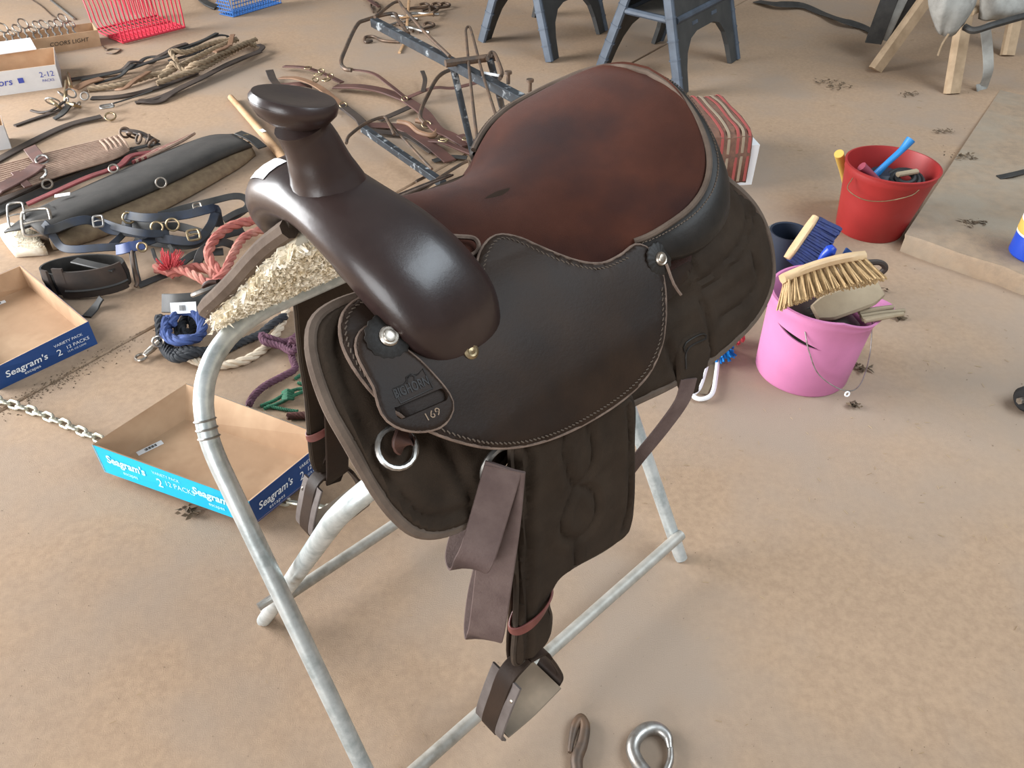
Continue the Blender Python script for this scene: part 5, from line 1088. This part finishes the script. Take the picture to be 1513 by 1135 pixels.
for i in range(15):
    f = i/14; mb = MB(); tube(mb, [G(a[0]*(1-f)+b[0]*f, a[1]*(1-f)+b[1]*f, .035+.022*math.sin(math.pi*(f*.9+.05))) for a, b in zip(A0, A1)], .0055, 6, 6); mb.build('cord', M['mohair'], mc)
for q in range(5):
    mb = MB(); u0 = 148+q*7; tube(mb, [G(u0, 208-q*2, .05), G(u0+9, 218-q*2, .062), G(u0+14, 232-q*3, .045)], .005, 6, 5); mb.build('cross_weave', M['mohair'], mc)
mb = MB(); ribbon(mb, [G(44, 218, .05), G(52, 228, .066), G(62, 240, .066)], .05, .006, up=(0, -.3, 1)); mb.build('red_band', M['harness'], mc)
oring(62, 236, .07, .022, 'steel', mc, .004); mb = MB(); tube(mb, [G(58, 245, .07), G(68, 252, .07), G(66, 260, .06), G(60, 264, .05)], .005, 7, 5); mb.build('hook', M['steel'], mc)
for u, v in ((185, 196), (195, 200), (205, 205), (218, 206), (225, 212)): oring(u, v, .045, .02, 'rod', mc, .005, (math.sin(u), math.cos(u), .7))
strap('girth_tab', None, [(180, 192, .05), (205, 196, .06), (232, 210, .04)], .03, .006, 'harness_dark', cat=None, par=mc)
strap('girth_tab', None, [(178, 225, .03), (205, 218, .04), (235, 212, .03)], .025, .006, 'blackstrap', cat=None, par=mc)
lg = thing('leather_billet', G(30, 275), 'pinkish brown leather billet strap with punched holes below the mohair girth', 'strap')
strap('billet', None, [(-20, 300, .03), (10, 282, .045), (40, 262, .055), (62, 252, .055)], .07, .007, 'harness', cat=None, par=lg)
strap('keeper', None, [(24, 258, .055), (34, 268, .062), (42, 276, .055)], .03, .006, 'harness', cat=None, par=lg)
oring(70, 272, .035, .018, 'silver', lg, .004, (.2, -.7, .8), 'dee_ring')
rs_ = thing('red_strap', G(160, 250), 'dark red strap with a ring and frayed end behind the charcoal girth', 'strap')
strap('webbing', None, [(40, 302, .03), (85, 282, .05), (130, 262, .06), (175, 246, .06), (195, 230, .055), (235, 224, .045)], .03, .008, 'redweb', cat=None, par=rs_) if M.setdefault('redweb', mat('dark_red_webbing', (.20, .035, .035), .8, c2=(.13, .025, .025), ns=30)) else None
oring(168, 249, .075, .016, 'silver', rs_, .004, (.3, -.6, .8))
for q in range(6): mb = MB(); tube(mb, [G(196+q*4, 240-q*1.5, .05), G(235+q*6, 220-q*2, .05), G(262+q*5, 212-q*3, .03)], .007, 6, 5); mb.build('frayed_cord', M['mohair' if q % 2 else 'redweb'], rs_)
cg = thing('padded_girth', G(210, 285), 'charcoal padded girth with tan felt lining and a big steel buckle', 'girth')
T0, T1 = [(30, 322), (100, 290), (200, 245), (300, 205), (345, 200)], [(72, 352), (130, 322), (230, 280), (330, 232), (372, 215)]
rows = []
for f, z in ((0, .035), (.15, .065), (.5, .082), (.8, .075), (1, .055)): rows.append([G(a[0]*(1-f)+b[0]*f, a[1]*(1-f)+b[1]*f, z) for a, b in zip(T0, T1)])
def rowsheet(name, rows, m, par, th):
    R = [cr(r, 6) for r in rows]; k = len(R[0]); C_ = np.array([cr([r[j] for r in R], 3) for j in range(k)]); q = C_.shape[1]
    mb = MB(); mb.add(C_.reshape(-1, 3), [(j*q+i, (j+1)*q+i, (j+1)*q+i+1, j*q+i+1) for j in range(k-1) for i in range(q-1)]); o = mb.build(name, M[m], par, smooth=60); md = o.modifiers.new('thick', 'SOLIDIFY'); md.thickness = th; md.offset = 0; return o
rowsheet('cover', rows, 'padgirth', cg, .014)
rows = []
for f, z in ((0, .045), (.4, .035), (.8, .02), (1, .006)): rows.append([G(a[0]*(1-f)+b[0]*f, a[1]*(1-f)+b[1]*f, z) for a, b in zip([(72, 350), (130, 322), (230, 280), (330, 232), (370, 217)], [(78, 368), (150, 350), (245, 308), (345, 252), (376, 228)])])
rowsheet('felt_lining', rows, 'felt', cg, .016)
oring(238, 270, .085, .018, 'silver', cg, .003, (.2, -.8, .6), 'dee_ring'); oring(365, 205, .06, .02, 'brass', cg, .004)
strap('end_tab', None, [(352, 196, .07), (372, 205, .065), (388, 218, .05)], .04, .006, 'blackstrap', cat=None, par=cg)
strap('buckle_tab', None, [(18, 335, .055), (35, 330, .07), (58, 318, .075), (80, 308, .08)], .085, .008, 'blackstrap', cat=None, par=cg)
buckle(54, 328, .085, .085, .10, .35, 'silver', cg, .0055, .5); buckle(24, 318, .085, .05, .10, .35, 'steel', cg, .004, .5)
mb = MB(); p = G(92, 288, .085); box(mb, p, (.05, .025, .001), .4, None); mb.build('paper_tag', M['paper'], cg, smooth=0)
rn = random.Random(8); fz = thing('sheepskin_pad', G(30, 362), 'dirty cream sheepskin pad under the big buckle of the charcoal girth', 'pad')
mb = MB(); rows_ = [[G(0, 338, .014), G(5, 356, .016), G(20, 376, .014)], [G(20, 334, .018), G(30, 353, .022), G(40, 374, .018)], [G(56, 348, .015), G(62, 360, .016), G(70, 372, .014)]]
rowsheet('hide', rows_, 'fleece', fz, .026)
mb = MB()
for i in range(700):
    f, g__ = rn.random(), rn.random(); c = np.array(rows_[0][0])*(1-f)*(1-g__)+np.array(rows_[0][2])*(1-f)*g__+np.array(rows_[2][0])*f*(1-g__)+np.array(rows_[2][2])*f*g__+Z*(.008*math.sin(math.pi*f)+.012); d = np.array([rn.uniform(-1, 1), rn.uniform(-1, 1), rn.uniform(.2, 1)])*.009; wv = np.array([rn.uniform(-1, 1), rn.uniform(-1, 1), 0])*.002
    mb.add([c-wv, c+wv, c+d], [(0, 1, 2)])
mb.build('wool', M['fleece'], fz, smooth=0, kind='stuff')
# ================================================================== halters
hb2 = thing('black_halter', G(270, 350), 'black leather halter pieces lying under the blue grey halter', 'halter')
for nm, pts, wd in (('strap', [(180, 332, .04), (230, 335, .05), (265, 335, .04), (300, 345, .03)], .03), ('strap', [(200, 352, .02), (240, 360, .03), (280, 362, .03), (320, 350, .03), (360, 340, .02)], .03), ('strap', [(195, 372, .05), (200, 400, .03), (205, 420, .012)], .02), ('strap', [(225, 368, .03), (232, 385, .02), (245, 388, .02), (255, 372, .03), (250, 362, .04)], .012), ('strap', [(205, 422, .01), (240, 408, .012), (280, 395, .012), (300, 380, .02)], .02),
        ('strap', [(290, 395, .02), (300, 370, .06), (325, 358, .06), (345, 362, .03)], .03), ('strap', [(260, 395, .012), (290, 375, .03), (330, 372, .02)], .026)):
    P = settle(cr([G(*p) for p in pts], 8), wd*.35, wd*.34, hb2.name); mb = MB(); ribbon(mb, P, wd, .005, up=(.1, -.6, .75), smooth=False); mb.build(nm, M['blackstrap'], hb2)
mb = MB(); tube(mb, [G(u, v, z) for u, v, z in ((195, 372, .06), (198, 395, .05), (203, 415, .03), (200, 424, .02))], .006, 7, 5); mb.build('snap', M['rod'], hb2)
ha = thing('blue_halter', G(200, 335), 'blue grey strap halter with brass buckles piled beside the padded girth', 'halter')
for nm, pts, wd, m in (('crown', [(72, 355, .05), (90, 335, .09), (125, 325, .10), (145, 330, .08), (165, 340, .06), (205, 345, .06), (250, 355, .05), (290, 355, .05), (310, 335, .07), (318, 315, .09)], .030, 'bluestrap'), ('cheek', [(185, 318, .09), (220, 322, .10), (270, 318, .10), (305, 310, .11), (318, 308, .10), (322, 322, .07), (325, 335, .04)], .030, 'bluestrap'),
        ('cheek', [(75, 355, .03), (100, 368, .04), (150, 366, .05), (200, 362, .05), (240, 350, .05)], .026, 'bluestrap'), ('nose_band', [(150, 328, .06), (180, 338, .08), (215, 345, .08), (250, 345, .06)], .026, 'bluestrap'), ('throat', [(185, 318, .07), (190, 335, .06), (178, 350, .05), (165, 362, .04)], .022, 'bluestrap'),
        ('tail', [(235, 318, .07), (270, 308, .07), (310, 298, .08), (345, 290, .08), (362, 293, .07), (366, 305, .05), (350, 318, .03), (330, 325, .03)], .024, 'blackstrap'), ('tail', [(330, 325, .03), (355, 312, .05), (385, 306, .05), (400, 312, .03)], .022, 'blackstrap'), ('tongue', [(172, 370, .05), (190, 368, .06), (212, 362, .055)], .034, 'halterblue')):
    if m not in M: M[m] = mat('halter_blue', (.05, .085, .24), .5, c2=(.035, .055, .16), ns=12)
    P = settle(cr([G(*p) for p in pts], 8), wd*.3, wd*.40, ha.name); mb = MB(); ribbon(mb, P, wd, .005, up=(.1, -.75, .65), smooth=False); mb.build(nm, M[m], ha)
buckle(286, 347, .08, .036, .036, .4, 'brass', ha, .004, .6); buckle(145, 327, .10, .03, .04, .3, 'steel', ha, .0035, .6); buckle(292, 306, .10, .025, .03, .4, 'silver', ha, .003, .6)
for u, v, R_ in ((190, 322, .018), (232, 336, .018), (255, 332, .02), (210, 365, .014)): oring(u, v, .085, R_, 'brass', ha, .0035, (.3, -.8, .5))
bl_ = thing('blinker_halter', G(140, 420), 'black leather muzzle band with wide stitched blinker cups beside the dark blue tray', 'halter')
cN = G(135, 425)
def loopband(c, rx, ry, z0, z1, a0, a1, ang, m, par, nm, th=.006, k=30):
    ex = np.array([math.cos(ang), math.sin(ang), 0]); ey = np.array([-math.sin(ang), math.cos(ang), 0]); vs = []; T = np.linspace(a0, a1, k)
    for t in T:
        r_ = ex*math.cos(t)*rx+ey*math.sin(t)*ry; o = unit(r_)
        vs += [c+r_+Z*z0, c+r_+o*.004+Z*(z0+z1)/2, c+r_+Z*z1, c+r_-o*th+Z*z1, c+r_-o*th+Z*z0]
    q = 5; mb = MB(); mb.add(vs, [(i*q+j, (i+1)*q+j, (i+1)*q+(j+1) % q, i*q+(j+1) % q) for i in range(k-1) for j in range(q)]+[tuple(range(q)), tuple((k-1)*q+j for j in range(q))]); return mb.build(nm, M[m], par)
loopband(cN, .125, .062, .01, .085, -.2, 6.0, .12, 'blackstrap', bl_, 'muzzle_band')
for a0, a1, zz in ((-1.9, -.35, .10), (-2.05, -1.8, .112), (-2.45, -2.25, .10)): loopband(cN, .133, .072, .008, zz, a0, a1, .12, 'harness_dark', bl_, 'blinker_cup')
mb = MB(); loopband(cN, .135, .074, .03, .04, -1.9, -.35, .12, 'blackstrap', bl_, 'stitched_rim')
strap('browband', None, [(110, 385, .085), (140, 392, .09), (170, 398, .085)], .03, .006, 'blackstrap', cat=None, par=bl_)
strap('loose_strap', None, [(150, 440, .03), (140, 455, .008), (128, 468, .005)], .03, .005, 'blackstrap', cat=None, par=bl_)
# ================================================================== ropes by the stand
rr_ = thing('lead_rope', G(310, 380), 'thick faded red lead rope with a frayed end beside the sheepskin lining', 'rope')
nrope('rope', None, [(232, 402, .02), (262, 402, .04), (290, 395, .04), (312, 400, .05), (318, 412, .04), (335, 410, .05), (318, 395, .06), (308, 375, .08), (320, 350, .09), (345, 333, .09), (380, 325, .08), (415, 318, .06), (440, 305, .04)], .016, 'rope_red', par=rr_, cat=None)
nrope('rope', None, [(250, 408, .03), (262, 398, .05), (290, 408, .055), (310, 418, .05), (330, 405, .07), (345, 375, .08), (362, 350, .08), (400, 335, .06)], .014, 'rope_red', par=rr_, cat=None)
rn = random.Random(4); mb = MB(); c = G(250, 398, .045)
for i in range(120):
    d = np.array([rn.uniform(-.6, 1), rn.uniform(-.6, 1), rn.uniform(0, 1)]); tube(mb, [c+d*.006, c+d*.03, c+d*.045+Z*.008], .0016, 4, 2)
mb.build('frayed_end', M['fray'], rr_, smooth=0, kind='stuff')
nrope('cotton_rope', 'off-white twisted cotton rope curving behind the front stand leg', [(276, 528, .013), (300, 538, .012), (330, 540, .012), (365, 532, .012), (395, 512, .012), (412, 488, .012), (420, 470, .012), (424, 455, .012)], .0125, 'rope_white')
kr = thing('lead_rope', G(270, 520), 'black rope coil under the blue rope with a steel snap', 'rope')
for k_ in range(4): nrope('coil', None, [(240-k_*2, 468, .03+.01*k_), (240, 500+k_*4, .02), (262, 522+k_*3, .015+.008*k_), (300, 525, .02), (328+k_*3, 505, .03), (345, 485, .03), (380, 470, .02)], .012, 'rope_black', par=kr, cat=None, pitch=.05)
nrope('coil', None, [(262, 480, .02), (268, 500, .02), (282, 498, .02), (286, 480, .025), (275, 470, .03), (268, 486, .03), (277, 492, .03)], .013, 'rope_black', par=kr, cat=None, pitch=.05)
nrope('coil', None, [(330, 520, .012), (360, 505, .012), (400, 490, .012), (425, 478, .012)], .012, 'rope_black', par=kr, cat=None, pitch=.05)
mb = MB(); vtube(mb, [G(236, 505, .03), G(225, 515, .02), G(214, 524, .014)], [.009, .010, .008], 10); sp_ = mb.build('snap', M['silver'], kr); oring(208, 527, .012, .014, 'silver', sp_, .004, (0, 0, 1), 'snap_hook') if False else None
ring(G(208, 528, .010), .014, .0042, (0, 0, 1), 'snap_hook', M['silver'], kr); ring(G(234, 505, .04), .015, .0035, (.6, -.5, .4), 'snap_eye', M['silver'], kr)
br = thing('lead_rope', G(275, 500), 'coiled blue lead rope with a black strap band and barcode tag', 'rope')
for k_ in range(3): nrope('coil', None, [(252-k_*3, 470, .05+.012*k_), (250-k_*2, 500, .04), (268, 512+k_*3, .03), (292, 505+k_*2, .04), (298+k_, 480, .06), (285, 462, .07), (262, 462, .07), (254, 480, .065-.01*k_)], .013, 'rope_blue', par=br, cat=None)
strap('band', None, [(240, 448, .07), (262, 448, .085), (300, 445, .085), (325, 440, .06)], .055, .006, 'blackstrap', cat=None, par=br, up=(.1, -.8, .6), lay=False)
mb = MB(); a, b = G(252, 456, .088), G(290, 454, .088); ribbon(mb, [a, (a+b)/2, b], .032, .0012, up=(.1, -.8, .6)); tg = mb.build('barcode_tag', M['paper'], br, smooth=0)
for q in range(5): mb = MB(); p = a+(b-a)*(.38+.05*q)+np.array([.0, -.003, .002]); e = unit(np.cross((b-a), (.1, -.8, .6))); bar(mb, p-e*.008, p+e*.008, .0015, .0015); mb.build('barcode_line', M['ink_black'], tg, smooth=0)
nrope('purple_rope', 'dull purple braided rope knotted behind the front stand leg', [(448, 488, .02), (425, 505, .02), (400, 506, .02), (388, 500, .025), (392, 508, .03), (415, 512, .03), (432, 520, .035), (438, 510, .03), (428, 505, .02), (432, 530, .012), (436, 545, .012), (420, 555, .012), (392, 570, .012), (375, 585, .012), (368, 598, .012)], .010, 'rope_purple', strands=4, pitch=.045)
nrope('purple_rope', 'short purple rope end hanging past the knot to the far fender', [(432, 518, .02), (450, 520, .014), (470, 518, .012)], .010, 'rope_purple', strands=4, pitch=.045)
nrope('maroon_rope', 'dark maroon rope lying past the cyan tray toward the far stirrup', [(425, 615, .011), (450, 614, .011), (475, 618, .011), (500, 612, .011), (520, 600, .011)], .010, 'rope_maroon', strands=4, pitch=.045)
gc = thing('green_cord', G(430, 590), 'green cord tied in a knot on the floor past the cyan tray', 'cord')
for pts in ([(385, 600, .006), (405, 592, .01), (422, 582, .016), (440, 575, .012), (470, 572, .008), (490, 560, .006)], [(390, 604, .006), (412, 596, .01), (428, 588, .02), (445, 580, .014), (475, 570, .008), (495, 566, .006)], [(436, 560, .006), (448, 553, .008), (465, 558, .008), (472, 566, .008), (455, 568, .006), (440, 566, .006)], [(395, 600, .006), (425, 606, .006), (440, 608, .006)], [(470, 570, .006), (490, 580, .006), (500, 590, .006)]):
    nrope('cord', None, pts, .005, 'cord_green', par=gc, cat=None, pitch=.02)
mb = MB(); 
for q in range(4): tube(mb, [G(418, 580+q*3, .012), G(425, 577+q*4, .028), G(433, 580+q*3, .012)], .005, 6, 5)
mb.build('knot', M['cord_green'], gc)
PILE_ON = False
# ================================================================== litter on the floor
rn = random.Random(11); mb = MB()
KEEP = [(-50, 30, 165, 150), (-50, 180, 30, 235), (-50, 385, 160, 600), (130, 560, 495, 785), (1095, 430, 1300, 590), (1230, 220, 1400, 375), (290, -20, 430, 35), (135, -10, 285, 75), (1040, 170, 1130, 300)]
def clear(u, v): return not any(a <= u <= c and b <= v <= d for a, b, c, d in KEEP)      # nothing under the cartons and buckets
for i in range(300):
    u, v = rn.uniform(0, 1513), rn.uniform(0, 1135)
    if rn.random() < .45: u = rn.uniform(1050, 1513); v = rn.uniform(0, 800)
    if not clear(u, v): continue
    c = G(u, v, .0022); a = rn.uniform(0, 6.28); L = rn.uniform(.003, .011)*(.35+.22*np.linalg.norm(c)); d = np.array([math.cos(a), math.sin(a), rn.uniform(-.05, .1)]); bar(mb, c-d*L, c+d*L, rn.uniform(.0005, .0012)*(.5+.3*np.linalg.norm(c)), .0007)
mb.build('straw_bits', M['straw'], label='scattered bits of straw and chaff on the concrete floor', cat='straw', kind='stuff', smooth=0)
mb = MB(); spots = [(1218, 122, .10), (1235, 128, .08), (1272, 545, .04), (1298, 418 + 12, .05), (1438, 330, .05), (1345, 140, .06), (1395, 195, .06), (280, 757, .03), (1420, 230, .08), (1330, 470, .02), (1262, 600, .02)]
for (u, v, R_) in spots:
    for i in range(26):
        a = rn.uniform(0, 6.28); r_ = R_*rn.random(); on_ = (u, v) in ((1438, 330), (1420, 230))
        c = (slab_pt(u, v, .004) if on_ else G(u, v, .004))+np.array([math.cos(a)*r_, math.sin(a)*r_*.6, rn.uniform(0, .008)]); b_ = rn.uniform(0, 6.28); d = np.array([math.cos(b_), math.sin(b_), rn.uniform(-.2, .3)]); e = np.array([-d[1], d[0], rn.uniform(-.3, .5)]); l = rn.uniform(.004, .014)
        mb.add([c-d*l, c-e*l*.4, c+d*l, c+e*l*.4+Z*.003], [(0, 1, 2, 3)])
for i in range(650):
    u, v = rn.uniform(0, 1513), rn.uniform(0, 1135)
    if not clear(u, v): continue
    c = G(u, v, .001); s_ = rn.uniform(.0006, .0018)*(.4+.35*np.linalg.norm(c)); a = rn.uniform(0, 6); d = np.array([math.cos(a), math.sin(a), 0])*s_; e = np.array([-d[1], d[0], 0])*.7
    mb.add([c-d, c-e, c+d, c+e, c+Z*s_*.7], [(0, 1, 4), (1, 2, 4), (2, 3, 4), (3, 0, 4)])
for i in range(500):
    f = rn.gauss(0, .25); p = JP(np.linalg.norm(G(88, 560)[:2]-ja)+f*.5, rn.gauss(-.012, .02)); c = np.array([p[0], p[1], .001]); s_ = rn.uniform(.0008, .003); a = rn.uniform(0, 6); d = np.array([math.cos(a), math.sin(a), 0])*s_; e = np.array([-d[1], d[0], 0])*.7
    mb.add([c-d, c-e, c+d, c+e, c+Z*s_*.7], [(0, 1, 4), (1, 2, 4), (2, 3, 4), (3, 0, 4)])
mb.build('dirt_bits', M['dirt'], label='crumbs of dirt and dry leaves scattered on the floor', cat='dirt', kind='stuff', smooth=0)
# ================================================================== barn walls, well outside the view
M['wall'] = mat('barn_siding', (.30, .27, .23), .9, c2=(.25, .22, .19), ns=3)
mb = MB(); box(mb, (0, 10.5, 2.2), (22, .1, 4.45)); mb.build('wall_back', M['wall'], kind='structure', smooth=0)
mb = MB(); box(mb, (9.5, 3, 2.2), (.1, 15, 4.45)); mb.build('wall_right', M['wall'], kind='structure', smooth=0)
